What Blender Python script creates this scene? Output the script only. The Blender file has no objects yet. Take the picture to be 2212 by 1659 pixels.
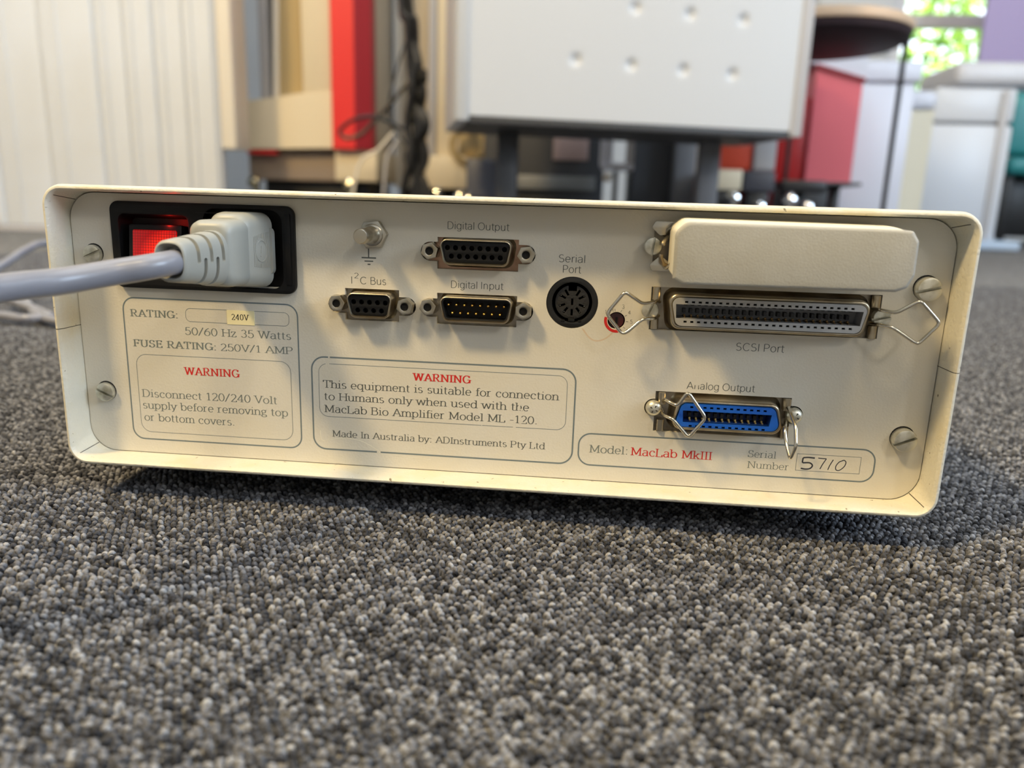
import bpy, bmesh, math, random
import numpy as np
from mathutils import Vector, Matrix
random.seed(7)
PI = math.pi
scene = bpy.context.scene
COL = scene.collection

# ------------------------------------------------------------------ camera, world, lights, exposure
ZO = 7.0                      # instrument drawings use z = 0 a little above the carpet (mm)
cam_d = bpy.data.cameras.new('camera'); cam = bpy.data.objects.new('camera', cam_d); COL.objects.link(cam)
scene.camera = cam
cam_d.sensor_width = 36.0
cam_d.lens = 1638.157 / 2212 * 36.0
cam_d.clip_start = 0.01
yaw, pitch, roll = -0.0929, 0.2309, 0.03166
fw = Vector((math.sin(yaw)*math.cos(pitch), math.cos(yaw)*math.cos(pitch), -math.sin(pitch)))
rt = Vector((math.cos(yaw), -math.sin(yaw), 0)); up = rt.cross(fw)
r2 = math.cos(roll)*rt + math.sin(roll)*up; u2 = -math.sin(roll)*rt + math.cos(roll)*up
R = Matrix((r2, u2, -fw)).transposed()
cam.matrix_world = Matrix.Translation((0, -0.25346, 0.100+ZO*.001)) @ R.to_4x4()
cam_d.dof.use_dof = True
cam_d.dof.focus_distance = 0.257
cam_d.dof.aperture_fstop = 8.6

world = bpy.data.worlds.new('world'); scene.world = world; world.use_nodes = True
wn = world.node_tree.nodes; wl = world.node_tree.links
bg = wn['Background']; bg.inputs[0].default_value = (0.80, 0.90, 1.0, 1); bg.inputs[1].default_value = 3.6

def area(name, loc, target, size, power, color, size_y=None):
    d = bpy.data.lights.new(name, 'AREA'); d.energy = power; d.color = color
    d.shape = 'RECTANGLE'; d.size = size; d.size_y = size_y or size
    o = bpy.data.objects.new(name, d); COL.objects.link(o); o.location = loc
    o.rotation_euler = (Vector(target) - Vector(loc)).to_track_quat('-Z', 'Y').to_euler()
    return o
TGT = (-0.03, 0, 0.05)
area('ceiling_lamp_left', (-1.45, -1.1, 2.45), TGT, 0.36, 92, (1.0, 0.72, 0.33), 0.36)
area('ceiling_lamp_middle', (0.35, -1.0, 2.45), TGT, 0.34, 20, (1.0, 0.80, 0.48), 0.34)
area('ceiling_lamp_right', (2.2, -2.6, 2.45), TGT, 0.45, 26, (1.0, 0.94, 0.84), 0.45)
area('window_daylight', (3.2, -0.75, 1.4), TGT, 1.2, 84, (0.66, 0.82, 1.0), 1.2)
area('background_fill', (-0.5, 0.75, 2.5), (-0.75, 1.9, 0.3), 0.8, 11, (1.0, 0.97, 0.92), 0.8)  # added fill light, brightens the things behind the instrument
area('room_daylight_right', (2.9, 1.2, 2.3), (1.2, 2.6, 0.4), 1.4, 36, (0.86, 0.93, 1.0), 1.4)
sun = bpy.data.lights.new('sun', 'SUN'); sun.energy = 7.0; sun.angle = .01; sun.color = (1, .95, .82)
so = bpy.data.objects.new('sun', sun); COL.objects.link(so); so.rotation_euler = Vector((.25, -.42, 1)).to_track_quat('Z', 'Y').to_euler()
area('front_fill', (0.6, -3.0, 2.5), (0.1, 0, 0), 2.6, 9, (0.97, 0.98, 1.0), 1.2)  # added soft fill from the front, lifts the low ambient light
area('overhead_panel', (0.5, 0.1, 2.55), (0.1, -0.1, 0), 1.5, 26, (0.76, 0.88, 1.0), 1.2)
area('partition_fill', (-1.2, 0.5, 2.5), (-1.3, 1.8, 0.4), 1.0, 24, (0.74, 0.86, 1.0), 0.8)  # added cool fill light, brightens the white partition
vs = scene.view_settings
scene.display_settings.display_device = 'sRGB'
vs.view_transform = 'Standard'; vs.look = 'None'; vs.gamma = 1.0; vs.use_curve_mapping = False
vs.exposure = 0.0

# ------------------------------------------------------------------ materials
def s2l(c): return tuple(((v/255)/12.92 if v/255 <= 0.04045 else ((v/255+0.055)/1.055)**2.4) for v in c)
MATS = {}
def mat(name, rgb, rough=0.5, metal=0.0, bump=None, spots=None, noise=None, spec=0.5, emit=None, coat=0.0, alpha=None, trans=0.0):
    """rgb 0-255 sRGB; bump=(scale, strength, distance m); noise=(scale, rgb2, lo, hi) mixes a second colour"""
    if name in MATS: return MATS[name]
    m = bpy.data.materials.new(name); m.use_nodes = True; nt = m.node_tree; b = nt.nodes['Principled BSDF']
    b.inputs['Base Color'].default_value = (*s2l(rgb), 1)
    b.inputs['Roughness'].default_value = rough; b.inputs['Metallic'].default_value = metal
    b.inputs['Specular IOR Level'].default_value = spec; b.inputs['Coat Weight'].default_value = coat
    b.inputs['Transmission Weight'].default_value = trans
    tc = nt.nodes.new('ShaderNodeTexCoord')
    last = None
    for (sc_, rgb2, lo, hi) in ([noise] if noise and not isinstance(noise, list) else (noise or [])):
        n = nt.nodes.new('ShaderNodeTexNoise'); n.inputs['Scale'].default_value = sc_; n.inputs['Detail'].default_value = 4
        nt.links.new(tc.outputs['Object'], n.inputs['Vector'])
        mr = nt.nodes.new('ShaderNodeMapRange'); mr.inputs['From Min'].default_value = lo; mr.inputs['From Max'].default_value = hi
        nt.links.new(n.outputs['Fac'], mr.inputs['Value'])
        mx = nt.nodes.new('ShaderNodeMix'); mx.data_type = 'RGBA'
        nt.links.new(mr.outputs['Result'], mx.inputs['Factor'])
        if last: nt.links.new(last, mx.inputs['A'])
        else: mx.inputs['A'].default_value = (*s2l(rgb), 1)
        mx.inputs['B'].default_value = (*s2l(rgb2), 1); last = mx.outputs['Result']
    if last: nt.links.new(last, b.inputs['Base Color'])
    if bump:
        n = nt.nodes.new('ShaderNodeTexNoise'); n.inputs['Scale'].default_value = bump[0]; n.inputs['Detail'].default_value = 3
        nt.links.new(tc.outputs['Object'], n.inputs['Vector'])
        bp = nt.nodes.new('ShaderNodeBump'); bp.inputs['Strength'].default_value = bump[1]; bp.inputs['Distance'].default_value = bump[2]
        nt.links.new(n.outputs['Fac'], bp.inputs['Height']); nt.links.new(bp.outputs['Normal'], b.inputs['Normal'])
    if emit:
        b.inputs['Emission Color'].default_value = (*s2l(emit[0]), 1); b.inputs['Emission Strength'].default_value = emit[1]
    MATS[name] = m
    return m

M_panel = mat('panel_paint', (208, 204, 193), 0.5, bump=(1300, 0.6, 0.00012), noise=[(40, (206, 200, 184), .4, .75), (1500, (186, 180, 160), .74, .80)])
M_cover = mat('cover_paint', (208, 205, 192), 0.42, bump=(800, 0.8, 0.0003), noise=[(55, (206, 194, 160), .5, .8), (420, (120, 112, 92), .70, .73)])
M_dark = mat('inside_dark', (16, 15, 14), 0.8)
M_seam = mat('seam_dark', (52, 48, 40), 0.8)
M_ink = mat('ink_grey', (112, 120, 116), 0.6)
M_ink2 = mat('ink_dark', (84, 88, 84), 0.6)
M_line = mat('ink_line', (106, 118, 122), 0.6)
M_red = mat('ink_red', (196, 32, 26), 0.55)
M_black_ink = mat('ink_black', (38, 38, 34), 0.6)
M_pen = mat('pen_ink', (52, 54, 62), 0.5)
M_sticker = mat('sticker', (236, 226, 180), 0.55)
M_blackp = mat('black_plastic', (13, 13, 14), 0.5, spec=.25, bump=(1400, 0.25, 0.0001))
M_blackm = mat('black_moulding', (13, 13, 13), 0.5, bump=(2500, 0.3, 0.0001))
M_nickel = mat('nickel', (188, 182, 168), 0.28, 1.0, bump=(700, 0.15, 0.00005), noise=(160, (150, 140, 118), .5, .7))
M_tin = mat('tin_shell', (178, 168, 148), 0.32, 1.0, bump=(500, 0.12, 0.0001), noise=(90, (140, 124, 100), .45, .75))
M_bronze = mat('chromate_flange', (172, 140, 118), 0.42, 1.0, noise=(150, (140, 112, 92), .4, .7))
M_flange = mat('steel_flange', (150, 142, 128), 0.4, 1.0, noise=(150, (110, 100, 86), .4, .7))
M_zinc = mat('zinc_screw', (214, 212, 200), 0.4, 0.85, noise=(250, (160, 156, 134), .45, .7))
M_steelwire = mat('steel_wire', (206, 200, 186), 0.2, 1.0)
M_gold = mat('gold_pin', (232, 186, 96), 0.25, 1.0)
M_greyp = mat('grey_plastic', (174, 174, 174), 0.42)
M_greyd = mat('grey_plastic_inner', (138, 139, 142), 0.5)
M_blue = mat('blue_plastic', (18, 88, 186), 0.38)
M_cream = mat('terminator_plastic', (164, 163, 157), 0.55, bump=(1700, 0.7, 0.00013), noise=(60, (158, 156, 147), .45, .7))
M_creamy = mat('terminator_shell', (222, 216, 196), 0.5, bump=(500, 0.3, 0.0002))
M_plug = mat('plug_rubber', (150, 152, 148), 0.42, bump=(600, 0.12, 0.0001))
M_cable = mat('cable_grey', (128, 130, 141), 0.3, noise=(30, (122, 124, 135), .4, .7))

# ------------------------------------------------------------------ mesh helpers (all lengths in mm)
WP = {}
CUR = {'zo': 0.0}
def finish(me, smooth=True, ang=35):
    bm = bmesh.new(); bm.from_mesh(me)
    bmesh.ops.remove_doubles(bm, verts=bm.verts, dist=1e-7)
    bmesh.ops.recalc_face_normals(bm, faces=bm.faces)
    a = math.radians(ang)
    for f in bm.faces: f.smooth = smooth
    for e in bm.edges:
        if len(e.link_faces) == 2: e.smooth = e.calc_face_angle(0) < a
        else: e.smooth = False
    bm.to_mesh(me); bm.free(); me.update()

def link(name, vf, material, parent=None, loc=None, smooth=True, ang=35, fix=True):
    """vf = (verts mm, faces). loc (mm): the object's origin; verts are then relative to it."""
    V, F = vf
    zo = CUR['zo']
    if loc is None:
        base = WP[parent.name] if parent else Vector((0, 0, 0))
        V = [((v[0])*.001 - base.x, v[1]*.001 - base.y, (v[2]+zo)*.001 - base.z) for v in V]
        pos = base.copy()
    else:
        V = [(v[0]*.001, v[1]*.001, v[2]*.001) for v in V]
        pos = Vector((loc[0]*.001, loc[1]*.001, (loc[2]+zo)*.001))
    me = bpy.data.meshes.new(name); me.from_pydata(V, [], F)
    if fix: finish(me, smooth, ang)
    me.materials.append(material)
    return place(name, me, parent, pos)
def place(name, me, parent, pos):
    o = bpy.data.objects.new(name, me); COL.objects.link(o)
    if parent:
        o.parent = parent; o.location = pos - WP[parent.name]
    else: o.location = pos
    WP[o.name] = pos
    return o
def again(src, loc, parent, name=None):
    pos = Vector((loc[0]*.001, loc[1]*.001, (loc[2]+CUR['zo'])*.001))
    return place(name or src.name.split('.')[0], src.data, parent, pos)
def thing(name, label, cat, loc, group=None):
    o = bpy.data.objects.new(name, None); COL.objects.link(o); o.empty_display_size = .02
    o.location = Vector(loc)*.001; WP[o.name] = Vector(loc)*.001
    o['label'] = label; o['category'] = cat
    if group: o['group'] = group
    return o
def tag(o, label, cat, group=None):
    o['label'] = label; o['category'] = cat
    if group: o['group'] = group
    return o
def struct(o): o['kind'] = 'structure'; return o

def join(*parts):
    V = []; F = []
    for v, f in parts:
        n = len(V); V += list(v); F += [tuple(i+n for i in q) for q in f]
    return V, F
def xf(vf, m):
    return [tuple(m @ Vector(v)) for v in vf[0]], vf[1]
def bbox(x0, x1, y0, y1, z0, z1, b=0.0, seg=2):
    if b <= 0:
        V = [(x, y, z) for x in (x0, x1) for y in (y0, y1) for z in (z0, z1)]
        return V, [(0,1,3,2), (4,6,7,5), (0,4,5,1), (2,3,7,6), (0,2,6,4), (1,5,7,3)]
    bm = bmesh.new(); bmesh.ops.create_cube(bm, size=1)
    bmesh.ops.scale(bm, vec=(x1-x0, y1-y0, z1-z0), verts=bm.verts)
    bmesh.ops.translate(bm, vec=((x0+x1)/2, (y0+y1)/2, (z0+z1)/2), verts=bm.verts)
    bmesh.ops.bevel(bm, geom=list(bm.edges), offset=b, segments=seg, profile=0.5, affect='EDGES')
    V = [tuple(v.co) for v in bm.verts]; bm.verts.index_update()
    F = [tuple(v.index for v in f.verts) for f in bm.faces]; bm.free()
    return V, F
def loft(rings, cap0=True, cap1=True, closed=True):
    n = len(rings[0]); V = [p for r in rings for p in r]; F = []
    for i in range(len(rings)-1):
        for j in range(n if closed else n-1):
            k = (j+1) % n
            F.append((i*n+j, i*n+k, (i+1)*n+k, (i+1)*n+j))
    if closed and cap0: F.append(tuple(range(n))[::-1])
    if closed and cap1: F.append(tuple((len(rings)-1)*n+j for j in range(n)))
    return V, F
def roundpoly(pts, rad, n=6):
    """2D polygon (any winding) with rounded corners; rad is a number or one per corner"""
    out = []; N = len(pts)
    for i in range(N):
        p = Vector(pts[i]); a = Vector(pts[i-1]); c = Vector(pts[(i+1) % N])
        r = rad[i] if isinstance(rad, (list, tuple)) else rad
        if r <= 0: out.append(tuple(p)); continue
        u = (a-p).normalized(); w = (c-p).normalized(); half = math.acos(max(-1, min(1, u.dot(w))))/2
        d = min(r/math.tan(half), (a-p).length*.49, (c-p).length*.49); rr = d*math.tan(half)
        s = p+u*d; e = p+w*d; cen = p + (u+w).normalized()*(rr/math.sin(half))
        a0 = math.atan2(s.y-cen.y, s.x-cen.x); a1 = math.atan2(e.y-cen.y, e.x-cen.x)
        da = (a1-a0+PI) % (2*PI) - PI
        for k in range(n+1):
            t = a0+da*k/n; out.append((cen.x+rr*math.cos(t), cen.y+rr*math.sin(t)))
    return out
def rrect(x0, z0, x1, z1, r, n=6): return roundpoly([(x0, z0), (x1, z0), (x1, z1), (x0, z1)], r, n)
def circle(cx, cz, r, n=32, a0=0): return [(cx+r*math.cos(a0+2*PI*i/n), cz+r*math.sin(a0+2*PI*i/n)) for i in range(n)]
def at_y(poly, y): return [(p[0], y, p[1]) for p in poly]
def shell(prof):
    """prof: list of (polygon2d, y) rings -> loft in XZ along y"""
    return [at_y(p, y) for p, y in prof]
def plate(outer, holes, y0, y1, bevel=0.0):
    """flat plate in the XZ plane from y0 (front) to y1, with holes"""
    cu = bpy.data.curves.new('tmp', 'CURVE'); cu.dimensions = '2D'; cu.fill_mode = 'BOTH'
    for poly in [outer]+list(holes):
        sp = cu.splines.new('POLY'); sp.points.add(len(poly)-1)
        for i, p in enumerate(poly): sp.points[i].co = (p[0], p[1], 0, 1)
        sp.use_cyclic_u = True
    t = y1-y0
    cu.extrude = max(t/2-bevel, 0.0001); cu.bevel_depth = bevel; cu.offset = -bevel; cu.bevel_resolution = 1
    o = bpy.data.objects.new('tmp', cu); COL.objects.link(o)
    me = bpy.data.meshes.new_from_object(o.evaluated_get(bpy.context.evaluated_depsgraph_get()))
    V = [(v.co.x, (y0+y1)/2 - v.co.z, v.co.y) for v in me.vertices]
    F = [tuple(p.vertices) for p in me.polygons]
    bpy.data.meshes.remove(me); bpy.data.objects.remove(o); bpy.data.curves.remove(cu)
    return V, F
def tube(path, r, n=10, closed=False, caps=True):
    P = [Vector(p) for p in path]; N = len(P); rings = []
    T = []
    for i in range(N):
        if closed: t = P[(i+1) % N]-P[i-1]
        else: t = P[min(i+1, N-1)]-P[max(i-1, 0)]
        T.append(t.normalized())
    nrm = T[0].orthogonal().normalized()
    for i in range(N):
        if i: 
            q = T[i-1].rotation_difference(T[i]); nrm = (q @ nrm)
        nrm = (nrm - T[i]*nrm.dot(T[i])).normalized(); b = T[i].cross(nrm)
        rr = r[i] if isinstance(r, (list, tuple)) else r
        rings.append([tuple(P[i]+rr*(math.cos(2*PI*k/n)*nrm+math.sin(2*PI*k/n)*b)) for k in range(n)])
    if closed:
        V, F = loft(rings, False, False); m = (N-1)*n
        F += [(m+j, m+(j+1) % n, (j+1) % n, j) for j in range(n)]
        return V, F
    return loft(rings, caps, caps)
def spline(pts, k=8, closed=False):
    P = [Vector(p) for p in pts]; out = []
    N = len(P); rng = range(N if closed else N-1)
    for i in rng:
        p0 = P[i-1] if (i or closed) else P[0]*2-P[1]
        p1 = P[i]; p2 = P[(i+1) % N]
        p3 = P[(i+2) % N] if (closed or i+2 < N) else p2*2-p1
        for j in range(k):
            t = j/k
            out.append(tuple(0.5*((2*p1)+(-p0+p2)*t+(2*p0-5*p1+4*p2-p3)*t*t+(-p0+3*p1-3*p2+p3)*t**3)))
    if not closed: out.append(tuple(P[-1]))
    return out
def lathe(prof, axis_pt, n=28, axis='y', caps=True):
    """prof: (radius, along) pairs"""
    cx, cy, cz = axis_pt; rings = []
    for r, h in prof:
        ring = []
        for k in range(n):
            a = 2*PI*k/n; c, s = r*math.cos(a), r*math.sin(a)
            ring.append((cx+c, cy+h, cz+s) if axis == 'y' else ((cx+c, cy+s, cz+h) if axis == 'z' else (cx+h, cy+c, cz+s)))
        rings.append(ring)
    return loft(rings, caps, caps)
def ribbon(pts, w, y, closed=False, t=0.02):
    """flat printed stroke in XZ at depth y"""
    P = [Vector(p) for p in pts]; N = len(P); L = []; Rr = []
    for i in range(N):
        if closed: d = P[(i+1) % N]-P[i-1]
        else: d = P[min(i+1, N-1)]-P[max(i-1, 0)]
        d.normalize(); nn = Vector((-d.y, d.x))*(w[i] if isinstance(w, list) else w)/2
        L.append(P[i]+nn); Rr.append(P[i]-nn)
    V = [(p.x, y, p.y) for p in L]+[(p.x, y, p.y) for p in Rr]
    F = [(i, (i+1) % N, N+(i+1) % N, N+i) for i in range(N if closed else N-1)]
    return V, F
def rrect_line(x0, z0, x1, z1, r, w, y, n=8, gaps=()):
    """rounded rectangle line; gaps: list of (x, side, half_width) left blank"""
    poly = rrect(x0, z0, x1, z1, r, n)
    if not gaps: return ribbon(poly, w, y, True)
    # subdivide the long edges so gaps can be cut
    P = []
    for i in range(len(poly)):
        a = Vector(poly[i]); b = Vector(poly[(i+1) % len(poly)]); k = max(1, int((b-a).length/0.35))
        P += [tuple(a.lerp(b, j/k)) for j in range(k)]
    V, F = ribbon(P, w, y, True); keep = []
    zm = (z0+z1)/2
    for f in F:
        c = P[f[0]]; hit = False
        for gx, side, hw in gaps:
            if abs(c[0]-gx) < hw and (c[1] > zm) == (side == 'top') and (abs(c[1]-z1) < .5 or abs(c[1]-z0) < .5): hit = True
        if not hit: keep.append(f)
    return V, keep

# ------------------------------------------------------------------ lettering (flat print as thin geometry, own stroke letterforms)
def arcp(cx, cy, rx, ry, a0, a1, n=14):
    return [(cx+rx*math.cos(math.radians(a0+(a1-a0)*i/n)), cy+ry*math.sin(math.radians(a0+(a1-a0)*i/n))) for i in range(n+1)]
def glyphs(sf):
    """stroke skeletons, capital height 1: char -> (advance, strokes, serifs(x, y, left, right))"""
    X = .70 if sf else .73; D = -.27; G = {}; e = .12 if sf else 0; b = 0.0
    def S(ch, adv, strokes, serifs=()): G[ch] = (adv, strokes, serifs)
    B = (e, e)   # both sided slab
    l = 1.03
    S('A', .84, [[(.08, 0), (.42, 1)], [(.42, 1), (.78, 0)], [(.2, .33), (.67, .33)]], [(.08, 0, .1, .12), (.78, 0, .14, .12)])
    S('B', .74, [[(.14, 0), (.14, 1)], [(.14, 1), (.4, 1)]+arcp(.4, .77, .2, .23, 90, -90)+[(.14, .54)], [(.4, .54)]+arcp(.42, .27, .24, .27, 90, -90)+[(.14, 0)]], [(.14, 0, e, 0), (.14, 1, e, 0)])
    S('C', .82, [arcp(.45, .5, .35, .5, 42, 318, 24)]+([[(.715, .98), (.715, .72)]] if sf else []))
    S('D', .84, [[(.14, 0), (.14, 1)], [(.14, 1), (.38, 1)]+arcp(.38, .5, .36, .5, 90, -90, 20)+[(.14, 0)]], [(.14, 0, e, 0), (.14, 1, e, 0)])
    S('E', .70, [[(.14, 0), (.14, 1)], [(.14, 1), (.6, 1)], [(.14, .53), (.5, .53)], [(.14, 0), (.62, 0)]]+([[(.6, 1.02), (.6, .8)], [(.62, -.02), (.63, .22)], [(.5, .64), (.5, .42)]] if sf else []), [(.14, 0, e, 0), (.14, 1, e, 0)])
    S('F', .66, [[(.14, 0), (.14, 1)], [(.14, 1), (.58, 1)], [(.14, .5), (.48, .5)]]+([[(.58, 1.02), (.58, .78)], [(.48, .61), (.48, .39)]] if sf else []), [(.14, 0, e, e), (.14, 1, e, 0)])
    S('G', .86, [arcp(.45, .5, .36, .5, 42, 338, 26)+[(.78, .42)], [(.78, .42), (.78, .02)], [(.52, .44), (.78, .44)]]+([[(.715, .98), (.715, .74)]] if sf else []), [(.78, .44, 0, .1)] if sf else ())
    S('H', .86, [[(.14, 0), (.14, 1)], [(.72, 0), (.72, 1)], [(.14, .52), (.72, .52)]], [(x, y)+B for x in (.14, .72) for y in (0, 1)])
    S('I', .36 if sf else .28, [[(.18 if sf else .14, 0), (.18 if sf else .14, 1)]], [(.18, 0)+B, (.18, 1)+B])
    S('L', .68, [[(.14, 1), (.14, 0)], [(.14, 0), (.58, 0)]]+([[(.6, -.02), (.61, .25)]] if sf else []), [(.14, 0, e, 0), (.14, 1)+B])
    S('M', 1.02, [[(.16, 0), (.16, 1)], [(.16, 1), (.51, .12)], [(.51, .12), (.86, 1)], [(.86, 1), (.86, 0)]], [(.16, 0)+B, (.86, 0)+B, (.16, 1, e, 0), (.86, 1, 0, e)])
    S('N', .88, [[(.14, 0), (.14, 1)], [(.14, 1), (.74, 0)], [(.74, 0), (.74, 1)]], [(.14, 0)+B, (.14, 1, e, 0), (.74, 1)+B])
    S('O', .88, [arcp(.44, .5, .36, .5, 0, 360, 30)])
    S('P', .72, [[(.14, 0), (.14, 1)], [(.14, 1), (.4, 1)]+arcp(.4, .73, .23, .27, 90, -90)+[(.14, .46)]], [(.14, 0)+B, (.14, 1, e, 0)])
    S('R', .80, [[(.14, 0), (.14, 1)], [(.14, 1), (.4, 1)]+arcp(.4, .75, .22, .25, 90, -90)+[(.14, .5)], [(.38, .5), (.68, 0)]], [(.14, 0)+B, (.14, 1, e, 0), (.68, 0, 0, .12 if sf else 0)])
    S('S', .70, [arcp(.35, .75, .22, .25, 35, 240, 16)+arcp(.35, .26, .25, .26, 72, -150, 16)]+([[(.555, .98), (.555, .74)], [(.1, .02), (.1, .28)]] if sf else []))
    S('T', .76, [[(.38, 0), (.38, 1)], [(.06, 1), (.70, 1)]]+([[(.06, 1.02), (.05, .76)], [(.70, 1.02), (.71, .76)]] if sf else []), [(.38, 0)+B])
    S('U', .84, [[(.14, 1), (.14, .33)]+arcp(.42, .3, .28, .3, 180, 360, 14)+[(.70, 1)]], [(.14, 1)+B, (.70, 1)+B])
    S('V', .80, [[(.08, 1), (.40, 0)], [(.40, 0), (.72, 1)]], [(.08, 1)+B, (.72, 1)+B])
    S('W', 1.12, [[(.08, 1), (.32, 0)], [(.32, 0), (.56, .95)], [(.56, .95), (.80, 0)], [(.80, 0), (1.04, 1)]], [(.08, 1)+B, (1.04, 1)+B, (.56, .98, .1 if sf else 0, .05 if sf else 0)])
    S('a', .62, [arcp(.29, X-.19, .19, .19, 155, 0, 12)+[(.48, .12), (.50, .04), (.58, .0)] if sf else arcp(.29, X-.19, .2, .19, 160, 0, 12)+[(.49, 0)], [(.48, .42)]+arcp(.27, .2, .19, .2, 75, 300, 16)+[(.48, .16)]])
    S('b', .66, [[(.12, l), (.12, 0)], arcp(.35, X/2, .24, X/2, 160, -160, 24)], [(.12, l, e, 0)])
    S('c', .58, [arcp(.32, X/2, .24, X/2, 48, 315, 22)]+([arcp(.47, X-.14, .03, .03, 0, 360, 6)] if sf else []))
    S('d', .68, [[(.54, l), (.54, 0)], arcp(.31, X/2, .24, X/2, 20, 340, 24)], [(.54, l, e, 0), (.54, 0, 0, e)])
    S('e', .62, [[(.09, X*.52), (.53, X*.52)]+arcp(.31, X/2, .23, X/2, 8, 315, 24)])
    S('f', .38, [arcp(.34, l-.17, .15, .17, 50, 180, 8)+[(.19, 0)], [(.04, X), (.36, X)]], [(.19, 0)+B])
    if sf: S('g', .62, [arcp(.28, X-.2, .19, .2, 0, 360, 20), [(.42, X-.06), (.50, X), (.58, X)], [(.18, X-.38), (.13, .2), (.16, .12), (.3, .08)]+arcp(.38, -.07, .17, .14, 80, -90, 8)+arcp(.28, -.07, .2, .15, -90, -250, 10)])
    else: S('g', .66, [arcp(.32, X/2, .24, X/2, 20, 340, 22), [(.55, X), (.55, -.05)]+arcp(.33, -.07, .22, .2, 0, -155, 10)])
    S('h', .68, [[(.13, l), (.13, 0)], [(.13, X-.25)]+arcp(.34, X-.23, .2, .23, 165, 0, 12)+[(.54, 0)]], [(.13, l, e, 0), (.13, 0)+B, (.54, 0)+B])
    S('i', .34 if sf else .26, [[(.17 if sf else .13, X), (.17 if sf else .13, 0)], [(.17 if sf else .13, .93), (.17 if sf else .13, 1.02)]], [(.17, X, e, 0), (.17, 0)+B])
    S('k', .64, [[(.13, l), (.13, 0)], [(.13, .25), (.5, X)], [(.27, .4), (.55, 0)]], [(.13, l, e, 0), (.13, 0)+B, (.5, X)+B, (.55, 0)+B])
    S('l', .34 if sf else .26, [[(.17 if sf else .13, l), (.17 if sf else .13, 0)]], [(.17, l, e, 0), (.17, 0)+B])
    S('m', 1.0, [[(.13, X), (.13, 0)], [(.13, X-.25)]+arcp(.32, X-.23, .18, .23, 165, 0, 10)+[(.50, 0)], [(.50, X-.25)]+arcp(.69, X-.23, .18, .23, 165, 0, 10)+[(.87, 0)]], [(.13, X, e, 0), (.13, 0)+B, (.50, 0)+B, (.87, 0)+B])
    S('n', .68, [[(.13, X), (.13, 0)], [(.13, X-.25)]+arcp(.34, X-.23, .2, .23, 165, 0, 12)+[(.54, 0)]], [(.13, X, e, 0), (.13, 0)+B, (.54, 0)+B])
    S('o', .66, [arcp(.33, X/2, .25, X/2, 0, 360, 26)])
    S('p', .68, [[(.13, X), (.13, D)], arcp(.36, X/2, .24, X/2, 160, -160, 24)], [(.13, X, e, 0), (.13, D)+B])
    S('q', .68, [[(.54, X), (.54, D)], arcp(.31, X/2, .24, X/2, 20, 340, 24)], [(.54, D)+B])
    S('r', .48 if sf else .4, [[(.13, X), (.13, 0)], [(.13, X-.28)]+arcp(.32, X-.2, .17, .2, 150, 60, 8)], [(.13, X, e, 0), (.13, 0)+B])
    S('s', .54, [arcp(.27, X*.745, .16, X*.255, 35, 240, 12)+arcp(.27, X*.26, .18, X*.26, 72, -150, 12)])
    S('t', .42 if sf else .36, [[(.18, X+.2), (.18, .14)]+arcp(.30, .13, .12, .13, 180, 300, 7), [(.04, X), (.36, X)]])
    S('u', .68, [[(.13, X), (.13, .22)]+arcp(.32, .2, .19, .2, 180, 340, 10)+[(.54, .28)], [(.54, X), (.54, 0)]], [(.13, X, e, 0), (.54, X, e, 0), (.54, 0, 0, e)])
    S('v', .62, [[(.07, X), (.31, 0)], [(.31, 0), (.55, X)]], [(.07, X)+B, (.55, X)+B])
    S('w', .92, [[(.07, X), (.26, 0)], [(.26, 0), (.46, X)], [(.46, X), (.66, 0)], [(.66, 0), (.85, X)]], [(.07, X)+B, (.85, X)+B])
    S('x', .62, [[(.08, X), (.54, 0)], [(.54, X), (.08, 0)]], [(.08, X)+B, (.54, X)+B, (.08, 0)+B, (.54, 0)+B])
    S('y', .62, [[(.07, X), (.31, 0)], [(.55, X), (.31, 0), (.22, -.2), (.1, -.26)]], [(.07, X)+B, (.55, X)+B])
    S('z', .56, [[(.09, X), (.47, X)], [(.47, X), (.08, 0)], [(.08, 0), (.49, 0)]]+([[(.09, X), (.08, X-.16)], [(.49, 0), (.50, .16)]] if sf else []))
    S('0', .66, [arcp(.33, .5, .25, .5, 0, 360, 28)])
    S('1', .56 if sf else .42, [[(.30, 1), (.30, 0)], [(.30, 1), (.12, .84)]], [(.30, 0)+B])
    S('2', .66, [arcp(.33, .72, .22, .28, 160, -35, 16)+[(.10, 0)], [(.10, 0), (.58, 0)]]+([[(.58, -.02), (.6, .16)]] if sf else []))
    S('3', .64, [arcp(.31, .76, .2, .24, 155, -90, 14), arcp(.31, .27, .24, .26, 90, -155, 16)])
    S('4', .68, [[(.46, 0), (.46, 1)], [(.46, 1), (.05, .28)], [(.05, .28), (.62, .28)]], [(.46, 0)+B])
    S('5', .64, [[(.52, 1), (.17, 1)], [(.17, 1), (.14, .52)]]+[arcp(.31, .32, .25, .32, 130, -155, 20)])
    S('6', .66, [[(.5, .98), (.36, .91), (.22, .76), (.13, .58), (.09, .36)], arcp(.33, .31, .25, .31, 0, 360, 26)])
    S('7', .62, [[(.08, 1), (.55, 1)], [(.55, 1), (.24, 0)]])
    S(':', .34, [[(.17, .0), (.17, .10)], [(.17, X-.12), (.17, X-.02)]]); S('.', .32, [[(.16, 0), (.16, .10)]]); S('-', .46, [[(.06, .36), (.40, .36)]])
    S('/', .52, [[(.03, -.05), (.47, 1.05)]]); S(' ', .36 if sf else .30, [])
    return G
GLYPH = {True: glyphs(True), False: glyphs(False)}
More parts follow.
